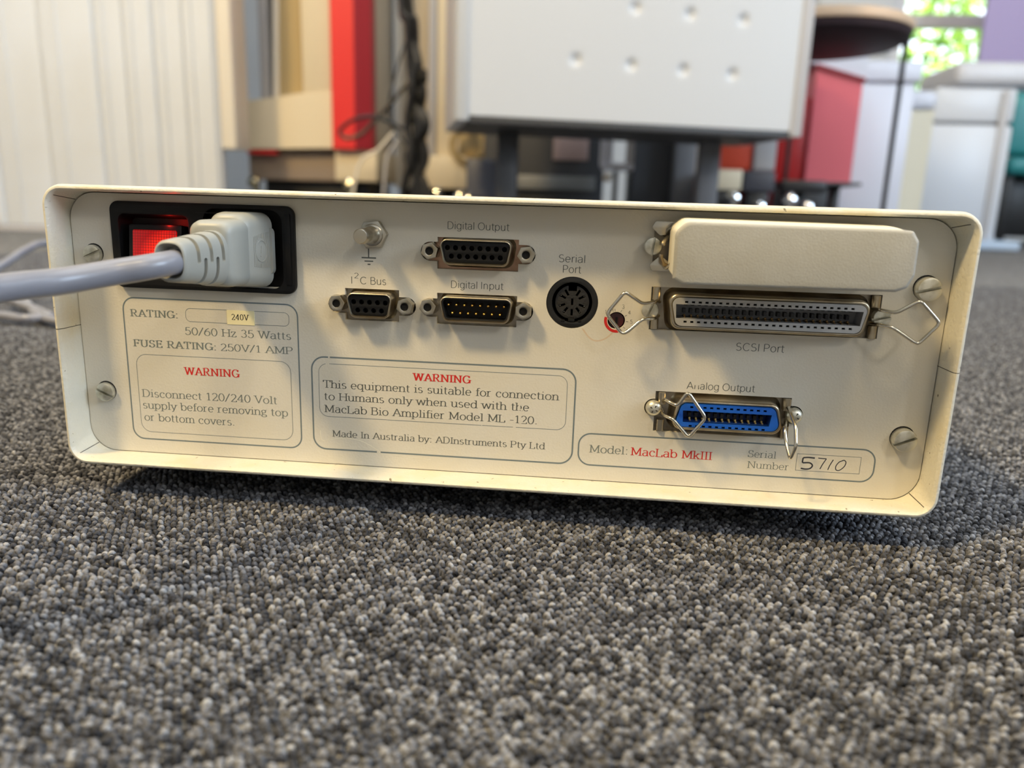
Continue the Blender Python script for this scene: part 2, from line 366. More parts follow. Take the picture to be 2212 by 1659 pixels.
def text_mesh(body, x0, z0, x1, cap, y, wt=(.085, .052), serif=False, track=0.0):
    """sets one line: left edge x0, baseline z0, right edge x1, capital height cap; wt = stem and hairline width"""
    V = []; F = []; pen = 0.0; G = GLYPH[serif]; wv, wh = wt
    for ch in body:
        adv, strokes, serifs = G[ch]
        for si, st in enumerate(strokes):
            P = [Vector(st[0])]
            for p in st[1:]:
                if (Vector(p)-P[-1]).length > .012: P.append(Vector(p))
            N = len(P); base = len(V)
            cl = (P[0]-P[-1]).length < 1e-6 and N > 3
            for i in range(N):
                if cl: d = P[(i+1) % (N-1)]-P[(i-1) % (N-1)]
                else: d = P[min(i+1, N-1)]-P[max(i-1, 0)]
                d.normalize(); w = math.hypot(wv*d.y, wh*d.x); nn = Vector((-d.y, d.x))*w/2
                if 0 < i < N-1 and not cl:      # mitre sharp bends a little
                    a = (P[i]-P[i-1]).normalized(); c = max(.6, math.sqrt((1+a.dot((P[i+1]-P[i]).normalized()))/2)); nn /= c
                ends = P[i]
                V += [(pen+(ends+nn).x, (ends+nn).y, si), (pen+(ends-nn).x, (ends-nn).y, si)]
            F += [(base+2*i, base+2*i+1, base+2*i+3, base+2*i+2) for i in range(N-1)]
        if serif:
            for sx, sy, le, ri in serifs:
                t = max(wh*.95, .05); dn = sy < .05 
                ya, yb = (sy, sy+t) if dn else (sy-t, sy)
                h = wv/2; n = len(V)
                V += [(pen+sx-h-le*.85, ya, 7), (pen+sx+h+ri*.85, ya, 7), (pen+sx+h+ri*.85, yb, 7), (pen+sx-h-le*.85, yb, 7)]; F.append((n, n+1, n+2, n+3))
        pen += adv+track+(.075 if wv > .13 else 0)
    lo = min(v[0] for v in V); hi = max(v[0] for v in V); sx = (x1-x0)/(hi-lo)
    return [(x0+(v[0]-lo)*sx, y-v[2]*.0015, z0+v[1]*cap) for v in V], F

# ------------------------------------------------------------------ floor, carpet pile, room shell
def carpet_material():
    m = bpy.data.materials.new('carpet_yarn'); m.use_nodes = True; nt = m.node_tree; N = nt.nodes; L = nt.links
    b = N['Principled BSDF']; b.inputs['Roughness'].default_value = 0.85; b.inputs['Specular IOR Level'].default_value = 0.15
    at = N.new('ShaderNodeAttribute'); at.attribute_name = 'shade'; at.attribute_type = 'GEOMETRY'
    geo = N.new('ShaderNodeNewGeometry')
    nz = N.new('ShaderNodeTexNoise'); nz.inputs['Scale'].default_value = 300; nz.inputs['Detail'].default_value = 3
    L.new(geo.outputs['Position'], nz.inputs['Vector'])
    ad = N.new('ShaderNodeMath'); ad.operation = 'MULTIPLY_ADD'; ad.inputs[1].default_value = 0.56
    L.new(nz.outputs['Fac'], ad.inputs[0])
    m2 = N.new('ShaderNodeMath'); m2.operation = 'MULTIPLY_ADD'; m2.inputs[1].default_value = 0.50; m2.inputs[2].default_value = -0.07
    L.new(at.outputs['Fac'], m2.inputs[0]); L.new(m2.outputs[0], ad.inputs[2])
    fi = N.new('ShaderNodeTexNoise'); fi.inputs['Scale'].default_value = 2600; fi.inputs['Detail'].default_value = 2
    mp = N.new('ShaderNodeMapping'); mp.inputs['Scale'].default_value = (1, 1, 1)
    L.new(geo.outputs['Position'], fi.inputs['Vector'])
    a3 = N.new('ShaderNodeMath'); a3.operation = 'MULTIPLY_ADD'; a3.inputs[1].default_value = 0.34
    L.new(fi.outputs['Fac'], a3.inputs[0]); 
    a4 = N.new('ShaderNodeMath'); a4.operation = 'SUBTRACT'; a4.inputs[1].default_value = 0.17
    L.new(ad.outputs[0], a4.inputs[0]); L.new(a4.outputs[0], a3.inputs[2])
    cr = N.new('ShaderNodeValToRGB'); e = cr.color_ramp.elements
    e[0].position = 0.16; e[0].color = (*s2l((38, 39, 43)), 1)
    e[1].position = 0.90; e[1].color = (*s2l((178, 180, 184)), 1)
    k = e.new(0.40); k.color = (*s2l((78, 79, 84)), 1)
    k = e.new(0.62); k.color = (*s2l((118, 119, 124)), 1)
    L.new(a3.outputs[0], cr.inputs[0]); L.new(cr.outputs[0], b.inputs['Base Color'])
    bp = N.new('ShaderNodeBump'); bp.inputs['Strength'].default_value = .5; bp.inputs['Distance'].default_value = .0003
    L.new(fi.outputs['Fac'], bp.inputs['Height']); L.new(bp.outputs['Normal'], b.inputs['Normal'])
    return m
M_yarn = carpet_material()

def floor_material():
    m = bpy.data.materials.new('carpet_floor'); m.use_nodes = True; nt = m.node_tree; N = nt.nodes; L = nt.links
    b = N['Principled BSDF']; b.inputs['Roughness'].default_value = 0.9; b.inputs['Specular IOR Level'].default_value = 0.1
    geo = N.new('ShaderNodeNewGeometry')
    vo = N.new('ShaderNodeTexVoronoi'); vo.inputs['Scale'].default_value = 420
    L.new(geo.outputs['Position'], vo.inputs['Vector'])
    cr = N.new('ShaderNodeValToRGB'); e = cr.color_ramp.elements
    e[0].color = (*s2l((52, 52, 54)), 1); e[1].color = (*s2l((150, 150, 150)), 1)
    sp = N.new('ShaderNodeSeparateColor'); L.new(vo.outputs['Color'], sp.inputs[0])
    L.new(sp.outputs[0], cr.inputs[0]); L.new(cr.outputs[0], b.inputs['Base Color'])
    bp = N.new('ShaderNodeBump'); bp.inputs['Strength'].default_value = .7; bp.inputs['Distance'].default_value = .0012
    bp.invert = True
    L.new(vo.outputs['Distance'], bp.inputs['Height']); L.new(bp.outputs['Normal'], b.inputs['Normal'])
    return m
M_floor = floor_material()
FX0, FX1, FY0, FY1 = -3400, 5200, -4200, 4600
fl = struct(link('floor', bbox(FX0, FX1, FY0, FY1, -40, -2.2), M_floor))

TILE = 0.1
def loop_tile(seed):
    rng = np.random.default_rng(seed)
    nx, ny = 46, 50
    seg, sid = 7, 7
    verts = []; faces = []; shade = []
    for j in range(ny):
        for i in range(nx):
            cx = (i+.5)/nx*TILE + rng.normal(0, .00024) + (0.0005 if j % 2 else -0.0005)
            cy = (j+.5)/ny*TILE + rng.normal(0, .00024)
            w = rng.uniform(.00048, .00072); h = rng.uniform(.0009, .0017); tr = rng.uniform(.00052, .00066)
            ang = rng.normal(0, .30); ca, sa = math.cos(ang), math.sin(ang)
            lean = rng.normal(-.00025, .0004)
            sh = rng.uniform(0, 1); base = len(verts)
            for s in range(seg+1):
                t = PI*s/seg; c, si = math.cos(t), math.sin(t)
                px = w*c; pz = -.0024 + h*si**.8 + .0004; py = lean*si
                tx, tz = -si, c*h/w*.8; ln = math.hypot(tx, tz); tx /= ln; tz /= ln
                for k in range(sid):
                    a = 2*PI*k/sid
                    ox = -tz*math.cos(a)*tr; oz = tx*math.cos(a)*tr; oy = math.sin(a)*tr*1.15
                    x = px+ox; y = py+oy
                    verts.append((cx+x*ca-y*sa, cy+x*sa+y*ca, pz+oz)); shade.append(sh)
            for s in range(seg):
                for k in range(sid):
                    k2 = (k+1) % sid
                    faces.append((base+s*sid+k, base+s*sid+k2, base+(s+1)*sid+k2, base+(s+1)*sid+k))
    me = bpy.data.meshes.new('loops'); me.from_pydata(verts, [], faces)
    a = me.attributes.new('shade', 'FLOAT', 'POINT'); a.data.foreach_set('value', shade)
    me.polygons.foreach_set('use_smooth', [True]*len(faces)); me.materials.append(M_yarn); me.update()
    return bpy.data.objects.new('loop_patch', me)
tiles = [loop_tile(s) for s in (1, 2, 3)]
pts = []; var = []
for iy in range(-2, 11):
    for ix in range(-10, 9):
        if abs(ix*TILE) > .35+.75*max(0, iy*TILE+.25)+.1: continue
        pts.append((ix*TILE, iy*TILE, 0)); var.append(random.randrange(3))
pm = bpy.data.meshes.new('carpet_pile'); pm.from_pydata(pts, [], [])
va = pm.attributes.new('variant', 'INT', 'POINT'); va.data.foreach_set('value', var)
pile = bpy.data.objects.new('carpet_pile', pm); COL.objects.link(pile)
ng = bpy.data.node_groups.new('pile', 'GeometryNodeTree')
ng.interface.new_socket('Geometry', in_out='INPUT', socket_type='NodeSocketGeometry')
ng.interface.new_socket('Geometry', in_out='OUTPUT', socket_type='NodeSocketGeometry')
gi = ng.nodes.new('NodeGroupInput'); go = ng.nodes.new('NodeGroupOutput'); jn = ng.nodes.new('GeometryNodeJoinGeometry')
na = ng.nodes.new('GeometryNodeInputNamedAttribute'); na.data_type = 'INT'; na.inputs['Name'].default_value = 'variant'
for k, t in enumerate(tiles):
    oi = ng.nodes.new('GeometryNodeObjectInfo'); oi.inputs['Object'].default_value = t; oi.inputs['As Instance'].default_value = True
    cp = ng.nodes.new('FunctionNodeCompare'); cp.data_type = 'INT'; cp.operation = 'EQUAL'
    ng.links.new(na.outputs['Attribute'], cp.inputs[2]); cp.inputs[3].default_value = k
    ip = ng.nodes.new('GeometryNodeInstanceOnPoints')
    ng.links.new(gi.outputs[0], ip.inputs['Points']); ng.links.new(cp.outputs[0], ip.inputs['Selection'])
    ng.links.new(oi.outputs['Geometry'], ip.inputs['Instance']); ng.links.new(ip.outputs[0], jn.inputs[0])
ng.links.new(jn.outputs[0], go.inputs[0])
md = pile.modifiers.new('pile', 'NODES'); md.node_group = ng
pile['kind'] = 'stuff'; tag(pile, 'grey flecked loop pile carpet in the foreground', 'carpet')

M_wall = mat('wall_white', (226, 228, 230), 0.7)
M_ceil = mat('ceiling_white', (232, 232, 228), 0.8)
struct(link('ceiling', bbox(FX0, FX1, FY0, FY1+120, 2600, 2680), M_ceil))
struct(link('wall_front', bbox(FX0, FX1, FY0-80, FY0, -2, 2600), M_wall))
struct(link('wall_right', bbox(FX1-80, FX1, FY0, FY1, -2, 2600), M_wall))
struct(link('wall_left', bbox(FX0, FX0+80, FY0, FY1, -2, 2600), M_wall))
WX0, WX1, WZ0, WZ1 = 1660, 2330, 560, 2100
struct(link('wall_back', join(bbox(FX0, WX0, FY1, FY1+120, -2, 2600), bbox(WX1, FX1, FY1, FY1+120, -2, 2600),
       bbox(WX0, WX1, FY1, FY1+120, -2, WZ0), bbox(WX0, WX1, FY1, FY1+120, WZ1, 2600)), M_wall, fix=True))
M_frame = mat('window_white', (238, 238, 240), 0.4)
M_glass = mat('window_glass', (255, 255, 255), 0.02, trans=1.0, spec=0.3)
wt = bpy.data.objects.new('window_1', None); COL.objects.link(wt); wt.location = (WX0*.001, FY1*.001, WZ0*.001); WP['window_1'] = wt.location.copy(); struct(wt)
link('window_frame', join(bbox(WX0, WX0+60, FY1+20, FY1+80, WZ0, WZ1), bbox(WX1-60, WX1, FY1+20, FY1+80, WZ0, WZ1), bbox(WX0, WX1, FY1+20, FY1+80, WZ0, WZ0+60),
     bbox(WX0, WX1, FY1+20, FY1+80, WZ1-60, WZ1)), M_frame, wt)
link('transom_bar', bbox(WX0, WX1, FY1+15, FY1+85, 1165, 1235, 6), M_frame, wt)
link('window_pane', bbox(WX0+50, WX1-50, FY1+45, FY1+51, WZ0+50, 1170), M_glass, wt)
link('window_pane', bbox(WX0+50, WX1-50, FY1+45, FY1+51, 1230, WZ1-50), M_glass, wt)

# ------------------------------------------------------------------ the laboratory instrument (rear side towards the camera)
CUR['zo'] = ZO
inst = thing('laboratory_instrument', 'low cream metal instrument standing on the carpet, rear panel full of sockets', 'instrument', (-32.4, 110, 0))
IN = (-180.0, 6.8, 115.0, 100.3)
ZS = 53.6
def open_ring(e, r, y, top, gap):
    x0, z0, x1, z1 = IN[0]-e, IN[1]-e, IN[2]+e, IN[3]+e
    full = rrect(x0, z0, x1, z1, r, 8)      # order: bottom-left, bottom-right, top-right, top-left arcs
    bl, br, tr, tl = full[0:9], full[9:18], full[18:27], full[27:36]
    if top: pts = [(x1, ZS+gap)] + tr + tl + [(x0, ZS+gap)]
    else: pts = [(x0, ZS-gap)] + bl + br + [(x1, ZS-gap)]
    return [(p[0], y, p[1]) for p in pts]
PROF = [(0, 10, 1.8), (0, 9.5, 0), (0, 5.2, -9.2), (.25, 5.4, -10.3), (.75, 5.8, -10.95), (1.35, 6.4, -10.95), (1.85, 6.9, -10.4), (2.15, 7.2, -9.4), (2.2, 7.4, 225)]
for nm, top in (('top_cover', True), ('bottom_cover', False)):
    link(nm, loft([open_ring(e, r, y, top, .11) for e, r, y in PROF], closed=False), M_cover, inst, ang=50)
# dark return behind the joint between the two covers
link('joint_strip', bbox(-181.6, -180.5, -9.6, 20, ZS-1, ZS+1), M_seam, inst); link('joint_strip', bbox(115.5, 116.6, -9.6, 20, ZS-1, ZS+1), M_seam, inst)
welds = []
for sx, sz in ((-1, -1), (1, -1), (-1, 1), (1, 1)):
    def cpt(r, y):
        x = (IN[0]+r*.293 if sx < 0 else IN[2]-r*.293); z = (IN[1]+r*.293 if sz < 0 else IN[3]-r*.293); return (x, y, z)
    link('corner_seam', tube([cpt(9.5, -.1), cpt(5.2, -9.2)], .14, 5), M_seam, inst)
link('back_plate', plate(rrect(-181, 5.6, 116, 101.5, 7, 5), [], 222, 225), M_cover, inst)
for fx in (-165, 100):
    for fy in (40, 195):
        link('rubber_foot', lathe([(7, 0), (8, -1), (7.4, -11.6), (6.6, -12.0)], (fx, fy, 5.0), 20, 'z'), M_blackp, inst)

def earcut(x0, z0, x1, z1, exl, exr, ez, r, n=10):
    P = [(x0, z0), (x1, z0), (x1, ez-r)]
    P += [(exr+r*math.cos(t), ez+r*math.sin(t)) for t in [-PI/2+PI*i/n for i in range(n+1)]]
    P += [(x1, ez+r), (x1, z1), (x0, z1), (x0, ez+r)]
    P += [(exl+r*math.cos(t), ez+r*math.sin(t)) for t in [PI/2+PI*i/n for i in range(n+1)]]
    P += [(x0, ez-r)]
    return P
CUTS = {
 'out': earcut(-50.1, 78.6, -22.8, 89.1, -52.6, -20.3, 84.3, 3.15),
 'inp': earcut(-50.1, 59.9, -22.8, 70.5, -52.6, -20.4, 65.4, 3.15),
 'bus': earcut(-82.1, 59.9, -63.2, 70.8, -84.9, -60.5, 65.3, 3.15),
 'ana': earcut(25.4, 26.3, 70.3, 40.4, 25.0, 71.4, 34.6, 3.1),
}
holes = list(CUTS.values()) + [[(21.5, 61.3), (94.6, 61.6), (94.6, 75.8), (21.5, 75.5)], [(21.1, 81), (94.6, 81), (94.6, 96.3), (21.1, 96.3)],
    circle(-4.35, 69.1, 8.65, 48), circle(10.65, 63.75, 2.9, 28), rrect(-162.4, 70, -100.4, 96, 2)]
panel = link('rear_panel', plate(rrect(IN[0]+.28, IN[1]+.28, IN[2]-.28, IN[3]-.3, 9.6, 10), holes, 0, 1.6), M_panel, inst, ang=30)
link('inner_shade_box', bbox(-178, 113, 12, 200, 9, 99), M_dark, inst)  # black box stands in for the shade inside the case

# --- printing on the panel
YP = -0.03
def line(body, x0, z0, x1, cap, m=M_ink, wt=(.085, .05), serif=False, name='lettering'):
    return link(name, text_mesh(body, x0, z0, x1, cap, YP, wt, serif), m, panel, smooth=False, fix=False)
TH = (.082, .074)
line('Digital Output', -46.7, 91.85, -26.1, 2.35, M_ink2, TH)
line('Digital Input', -45.3, 72.4, -27.5, 2.35, M_ink2, TH)
line('Serial', -9.35, 82.4, -0.75, 2.4, M_ink2, TH)
line('Port', -7.9, 78.95, -1.85, 2.4, M_ink2, TH)
line('I', -79.78, 72.4, -79.55, 2.4, M_ink2, TH)
line('2', -78.75, 74.3, -77.3, 1.75, M_ink2, TH)
line('C', -76.7, 72.4, -74.6, 2.4, M_ink2, TH)
line('Bus', -73.1, 72.4, -67.7, 2.4, M_ink2, TH)
line('SCSI Port', 50.5, 55.65, 66.0, 2.5, M_ink2, TH)
line('Analog Output', 35.5, 41.75, 58.0, 2.4, M_ink2, TH)
B1 = (.16, .08)
line('RATING:', -160.7, 57.55, -143.1, 2.5, M_ink, B1, True)
line('FUSE RATING:', -160.5, 46.7, -129.6, 2.5, M_ink, B1, True)
T2 = (.105, .062)
line('50/60 Hz 35 Watts', -140.7, 51.85, -101.8, 2.65, M_ink, T2, True)
line('250V/1 AMP', -127.8, 46.7, -101.4, 2.5, M_ink, T2, True)
line('WARNING', -142.2, 37.25, -121.2, 2.75, M_red, B1, True)
line('Disconnect 120/240 Volt', -158.8, 28.15, -107.9, 2.75, M_ink, T2, True)
line('supply before removing top', -158.7, 23.75, -104.0, 2.75, M_ink, T2, True)
line('or bottom covers.', -158.6, 19.15, -124.4, 2.75, M_ink, T2, True)
line('WARNING', -58.6, 39.6, -37.8, 2.6, M_red, (.175, .085), True)
line('This equipment is suitable for connection', -90.8, 35.25, -7.1, 2.7, M_ink2, T2, True)
line('to Humans only when used with the', -90.4, 30.8, -17.4, 2.7, M_ink2, T2, True)
line('MacLab Bio Amplifier Model ML -120.', -90.5, 26.25, -14.6, 2.7, M_ink2, T2, True)
line('Made In Australia by: ADInstruments Pty Ltd', -87.8, 17.3, -11.2, 2.35, M_ink2, T2, True)
line('Model:', 4.1, 17.2, 17.2, 2.75, M_ink, T2, True)
line('MacLab MkIII', 18.4, 17.1, 46.1, 2.85, M_red, (.11, .065), True)
line('Serial', 58.0, 19.0, 67.4, 2.4, M_ink, (.085, .055), True)
line('Number', 58.1, 15.1, 71.9, 2.4, M_ink, (.085, .055), True)
def deco(vf, m, name='printed_line'): return link(name, vf, m, panel, smooth=False, fix=False)
deco(rrect_line(-163.2, 12.15, -99.25, 64.2, 4.2, .5, YP), M_line)
deco(rrect_line(-140.0, 56.6, -102.35, 61.3, 1.7, .16, YP), M_line)
deco(rrect_line(-159.9, 14.9, -102.4, 43.9, 3.8, .17, YP), M_line)
deco(rrect_line(-94.7, 12.5, -1.75, 46.3, 4.6, .55, YP, gaps=((-88.2, 'top', .4), (-71.0, 'bottom', .55))), M_line)
deco(rrect_line(-92.2, 24.7, -4.55, 43.95, 3.2, .17, YP, gaps=((-88.7, 'top', .5), (-34.0, 'bottom', .3), (-22.5, 'bottom', .4))), M_line)
deco(rrect_line(0.35, 12.6, 99.7, 24.0, 4.2, .5, YP), M_line)
deco(rrect_line(74.2, 15.3, 95.15, 21.2, .01, .15, YP), M_line)
# handwritten serial number
def hand(strokes, w=.3): return join(*[ribbon(spline(s, 5) if len(s) > 2 else s, w, YP) for s in strokes])
deco(hand([[(80.1, 20.0), (78.0, 20.1), (76.3, 19.9)], [(76.3, 19.9), (76.2, 18.6), (76.3, 18.1)], [(76.3, 18.1), (78.6, 18.2), (79.6, 17.3), (78.9, 16.2), (77.4, 15.9), (75.9, 16.1)]], .5), M_pen, 'handwriting')
deco(hand([[(81.2, 20.1), (82.6, 20.0), (83.9, 20.0)], [(83.9, 20.0), (82.9, 18.0), (82.2, 16.2)], [(86.2, 19.8), (85.3, 17.8), (84.8, 16.1)],
     [(89.4, 19.7), (88.2, 19.1), (87.3, 17.6), (87.5, 16.3), (88.6, 16.2), (90.0, 17.6), (90.4, 19.1), (89.8, 19.8), (89.2, 19.7)]], .32), M_pen, 'handwriting')
# worn spots where the print has flaked off
for (x0, z0, x1, z1) in ((-27.2, 36.9, -25.9, 37.6), (-21.2, 32.3, -20.2, 33.5), (-20.4, 30.6, -19.7, 31.6), (-32.6, 27.6, -31.7, 28.3), (-33.5, 26.6, -33.0, 27.2),
                         (-20.6, 26.1, -19.3, 27.3), (37.9, 42.9, 39.6, 43.8), (39.5, 42.0, 40.1, 43.2)):
    cx, cz = (x0+x1)/2, (z0+z1)/2
    poly = [(cx+(x1-x0)/2*math.cos(2*PI*i/9)*random.uniform(.7, 1.15), YP-.02, cz+(z1-z0)/2*math.sin(2*PI*i/9)*random.uniform(.7, 1.15)) for i in range(9)]
    deco((poly, [tuple(range(9))]), M_panel, 'flaked_print')
deco(join(ribbon(spline([(-92.2, 19.4), (-91.9, 16.3), (-90.8, 15.6), (-88, 16.2), (-83, 17.0), (-77, 16.2), (-72, 13.6), (-70.2, 12.3)], 6), .16, YP-.01),
          ribbon(spline([(-70, 12), (-60, 11.3), (-52, 10.9)], 6), .08, YP-.01)), mat('scratch', (236, 232, 214), .5), 'scratch')
st = link('voltage_sticker', bbox(-124.8, -114.8, -.14, -.02, 56.3, 61.35, 0), M_sticker, inst)
st['label'] = 'small pale yellow 240V sticker'
link('lettering', text_mesh('240V', -123.1, 58.0, -116.7, 2.0, -.17, (.14, .07), True), M_black_ink, st, smooth=False, fix=False)
# earth symbol
deco(join(bbox(-73.85, -73.45, YP, 0, 81.5, 84.4), bbox(-76.1, -71.1, YP, 0, 81.1, 81.55), bbox(-75.1, -72.1, YP, 0, 80.0, 80.4), bbox(-74.05, -73.05, YP, 0, 78.95, 79.35)), M_ink2, 'earth_symbol')

# --- panel screws
def slotted(cx, cz, r, h, ang, y0=0.0, dome=.5):
    """cheese-head screw: base disc plus two raised halves either side of the slot"""
    g = r*.13; parts = [lathe([(r*.96, 0), (r, -.25), (r, -h*.45), (r*.2, -h*.45)], (0, 0, 0), 28)]
    n = 12
    for s in (1, -1):
        a0 = math.asin(g/r); arc = [(r*math.cos(t)*.995, s*r*math.sin(t)*.995) for t in [a0+(PI-2*a0)*i/n for i in range(n+1)]]
        def sc(k): return [(p[0]*k, (s*g + (p[1]-s*g)*k)) for p in arc]
        parts.append(loft([at_y(sc(1), -h*.4), at_y(sc(1), -h+dome), at_y(sc(.94), -h+dome*.35), at_y(sc(.72), -h), ]))
    m = Matrix.Translation((cx, y0, cz)) @ Matrix.Rotation(-ang, 4, 'Y')
    return xf(join(*parts), m)
for cx, cz, a, r, h in ((-172.1, 79.0, .42, 3.3, 2.2), (-172.2, 29.4, -.45, 3.5, 2.2), (107.4, 78.4, .25, 3.85, 3.6), (107.2, 28.6, .42, 3.85, 3.6)):
    sc = link('panel_screw', slotted(0, 0, r, h, a, dome=1.1 if h < 3 else .7), M_zinc, inst, loc=(cx, 0, cz))
    link('screw_hole', xf(lathe([(r*.9, -.02), (r*1.05, -.03), (r*1.05, -.05), (0.1, -.05)], (0, 0, 0), 24), Matrix.Translation((cx, 0, cz+.25))), M_dark, inst)

# --- D-shaped sockets
def dpoly(cx, cz, wt, h, e=0.0, taper=.19, r=2.3):
    a = wt/2+e; b = a-h*taper; z0, z1 = cz-h/2-e, cz+h/2+e
    return roundpoly([(cx-b, z0), (cx+b, z0), (cx+a, z1), (cx-a, z1)], r+e, 6)
def hexpoly(cx, cz, r, a=0): return circle(cx, cz, r, 6, a)
def jack_nut(cx, cz, a, parent):
    n = link('jack_nut', join(plate(hexpoly(0, 0, 2.95, a), [circle(0, 0, 1.35, 16)], -4.1, 1.8, .22), lathe([(1.9, -4.05), (2.2, -4.35), (1.75, -4.4), (1.35, -4.2), (1.3, 1)], (0, 0, 0), 20, caps=False)), M_nickel, parent, loc=(cx, 0, cz))
    link('threaded_bore', lathe([(1.34, -3.2), (.05, -3.0)], (cx, 0, cz), 14), M_dark, parent)
def dsub(name, cut, cx, cz, wt, npin, pitch, rows, nuts, female, mfl):
    xs = [p[0] for p in cut]; zs = [p[1] for p in cut]
    root = link(name, plate([(min(xs)+1.5, min(zs)-1), (max(xs)-1.2, min(zs)-1), (max(xs)-1.2, max(zs)+1), (min(xs)+1.5, max(zs)+1)], [], 1.7, 2.5), mfl, inst)
    h = 8.5
    e = lambda k: dpoly(cx, cz, wt, h, k)
    sh = loft(shell([(e(1.0), 1.7), (e(.35), 1.2), (e(0), .4), (e(0), -4.6), (e(-.18), -5.05), (e(-.5), -5.1), (e(-.72), -4.7), (e(-.75), .6)]), False, False)
    link('socket_shell', sh, M_tin, root, ang=60)
    zr = (rows[0], rows[1])
    tops = [(cx+(i-(npin-1)/2)*pitch, zr[0]) for i in range(npin)]
    bots = [(cx+(i-(npin-2)/2)*pitch, zr[1]) for i in range(npin-1)]
    if female:
        link('insulator', plate(e(-.8), [circle(x, z, .86, 12) for x, z in tops+bots], -4.3, 1.2, .08), M_blackp, root)
        link('hole_shade_plate', plate(e(-.9), [], -1.0, 1.0), M_dark, root)  # dark plate stands in for the shade down the contact holes
    else:
        link('insulator', plate(e(-.8), [], .1, 1.2, 0), M_blackp, root)
        link('insulator_lining', loft(shell([(e(-.76), -4.2), (e(-1.05), -4.2), (e(-1.1), .3)]), False, False), M_blackm, root)
        pin0 = None
        for x, z in tops+bots:
            if pin0 is None: pin0 = link('pin', lathe([(.52, .2), (.52, -3.3), (.42, -3.8), (.2, -4.05), (.02, -4.1)], (0, 0, 0), 10), M_gold, root, loc=(x, 0, z))
            else: again(pin0, (x, 0, z), root)
    for nx, nz, na in nuts: jack_nut(nx, nz, na, root)
    return root
o = dsub('digital_output_socket', CUTS['out'], -36.5, 84.6, 24.6, 8, 2.70, (85.95, 83.2), ((-52.0, 84.6, .3), (-20.0, 84.4, .12)), True, M_bronze); o['label'] = 'upper fifteen hole black socket with pinkish metal flange'
o = dsub('digital_input_socket', CUTS['inp'], -36.1, 65.8, 25.2, 8, 2.68, (67.15, 64.4), ((-52.5, 65.9, .2), (-20.3, 65.9, .5)), False, M_flange); o['label'] = 'fifteen pin plug socket with gold pins in a silver shell'
o = dsub('bus_socket', CUTS['bus'], -72.35, 65.7, 16.4, 5, 2.74, (66.75, 64.0), ((-83.9, 65.9, .1), (-60.4, 65.7, .3)), True, M_flange); o['label'] = 'small nine hole black socket with silver shell'

# --- earth terminal
et = link('earth_terminal', join(plate(hexpoly(-71.6, 89.1, 5.0, .08), [], -2.9, -0.02, .3), lathe([(3.7, -2.8), (3.6, -3.5), (2.9, -3.9)], (-71.6, 0, 89.1), 24)), M_nickel, inst)
link('threaded_post', lathe([(2.9, -3.5), (2.75, -6), (2.45, -8), (2.45, -15.6), (2.1, -16.2), (.1, -16.3)], (-71.6, 0, 89.1), 28), M_nickel, et)

# --- round eight pin serial socket
C0 = (-4.35, 69.1)
din = link('round_serial_socket', plate(circle(*C0, 8.6, 48), [circle(*C0, 6.7, 40)], .2, 4, .15), M_blackm, inst)
din['label'] = 'round black serial port socket'
link('socket_floor', lathe([(8.6, 5.0), (.1, 5.0)], (C0[0], 0, C0[1]), 32), M_dark, din)
slots = []
for a in (27, 58, 122, 153, 200, 233, 307, 340, 270):
    t = math.radians(a); cx, cz = C0[0]+3.55*math.cos(t), C0[1]+.1+3.55*math.sin(t)
    u = (math.cos(t), math.sin(t)); v = (-u[1], u[0]); L_, W_ = 1.1, .36
    slots.append([(cx+u[0]*p*L_+v[0]*q*W_, cz+u[1]*p*L_+v[1]*q*W_) for p, q in ((-1, -1), (1, -1), (1, 1), (-1, 1))])
slots.append([(C0[0]-.35, C0[1]-1), (C0[0]+.35, C0[1]-1), (C0[0]+.35, C0[1]+1.2), (C0[0]-.35, C0[1]+1.2)])
disc = circle(*C0, 5.7, 40)
disc = [(p[0], p[1]) for p in disc if not (abs(p[0]-C0[0]) < 1.5 and p[1] > C0[1])]
k = max(i for i, p in enumerate(disc) if p[0] > C0[0] and p[1] > C0[1] and i < 20)
disc = disc[:k+1] + [(C0[0]+1.4, C0[1]+5.4), (C0[0]+1.4, C0[1]+3.7), (C0[0]-1.4, C0[1]+3.7), (C0[0]-1.4, C0[1]+5.4)] + disc[k+1:]
link('contact_carrier', plate(disc, slots, 1.2, 4, .1), mat('dark_speckled', (27, 26, 25), .6, bump=(1500, .8, .0002)), din)
link('key_tab', join(bbox(C0[0]-1.1, C0[0]+1.1, .1, 3, C0[1]-6.5, C0[1]-5.4, .2), bbox(C0[0]-3.6, C0[0]-2.2, .1, 2, C0[1]-6.7, C0[1]-5.9, .15), bbox(C0[0]+2.2, C0[0]+3.4, .1, 2, C0[1]-6.6, C0[1]-5.9, .15)), M_blackp, din)
c0 = None
for a in (27, 153, 200, 233, 307, 340):
    t = math.radians(a); p = (C0[0]+4.3*math.cos(t), 2.2, C0[1]+.1+4.3*math.sin(t))
    if c0 is None: c0 = link('contact', bbox(-.22, .22, 0, 1, -.22, .22, .1, 1), M_nickel, din, loc=p)
    else: again(c0, p, din)

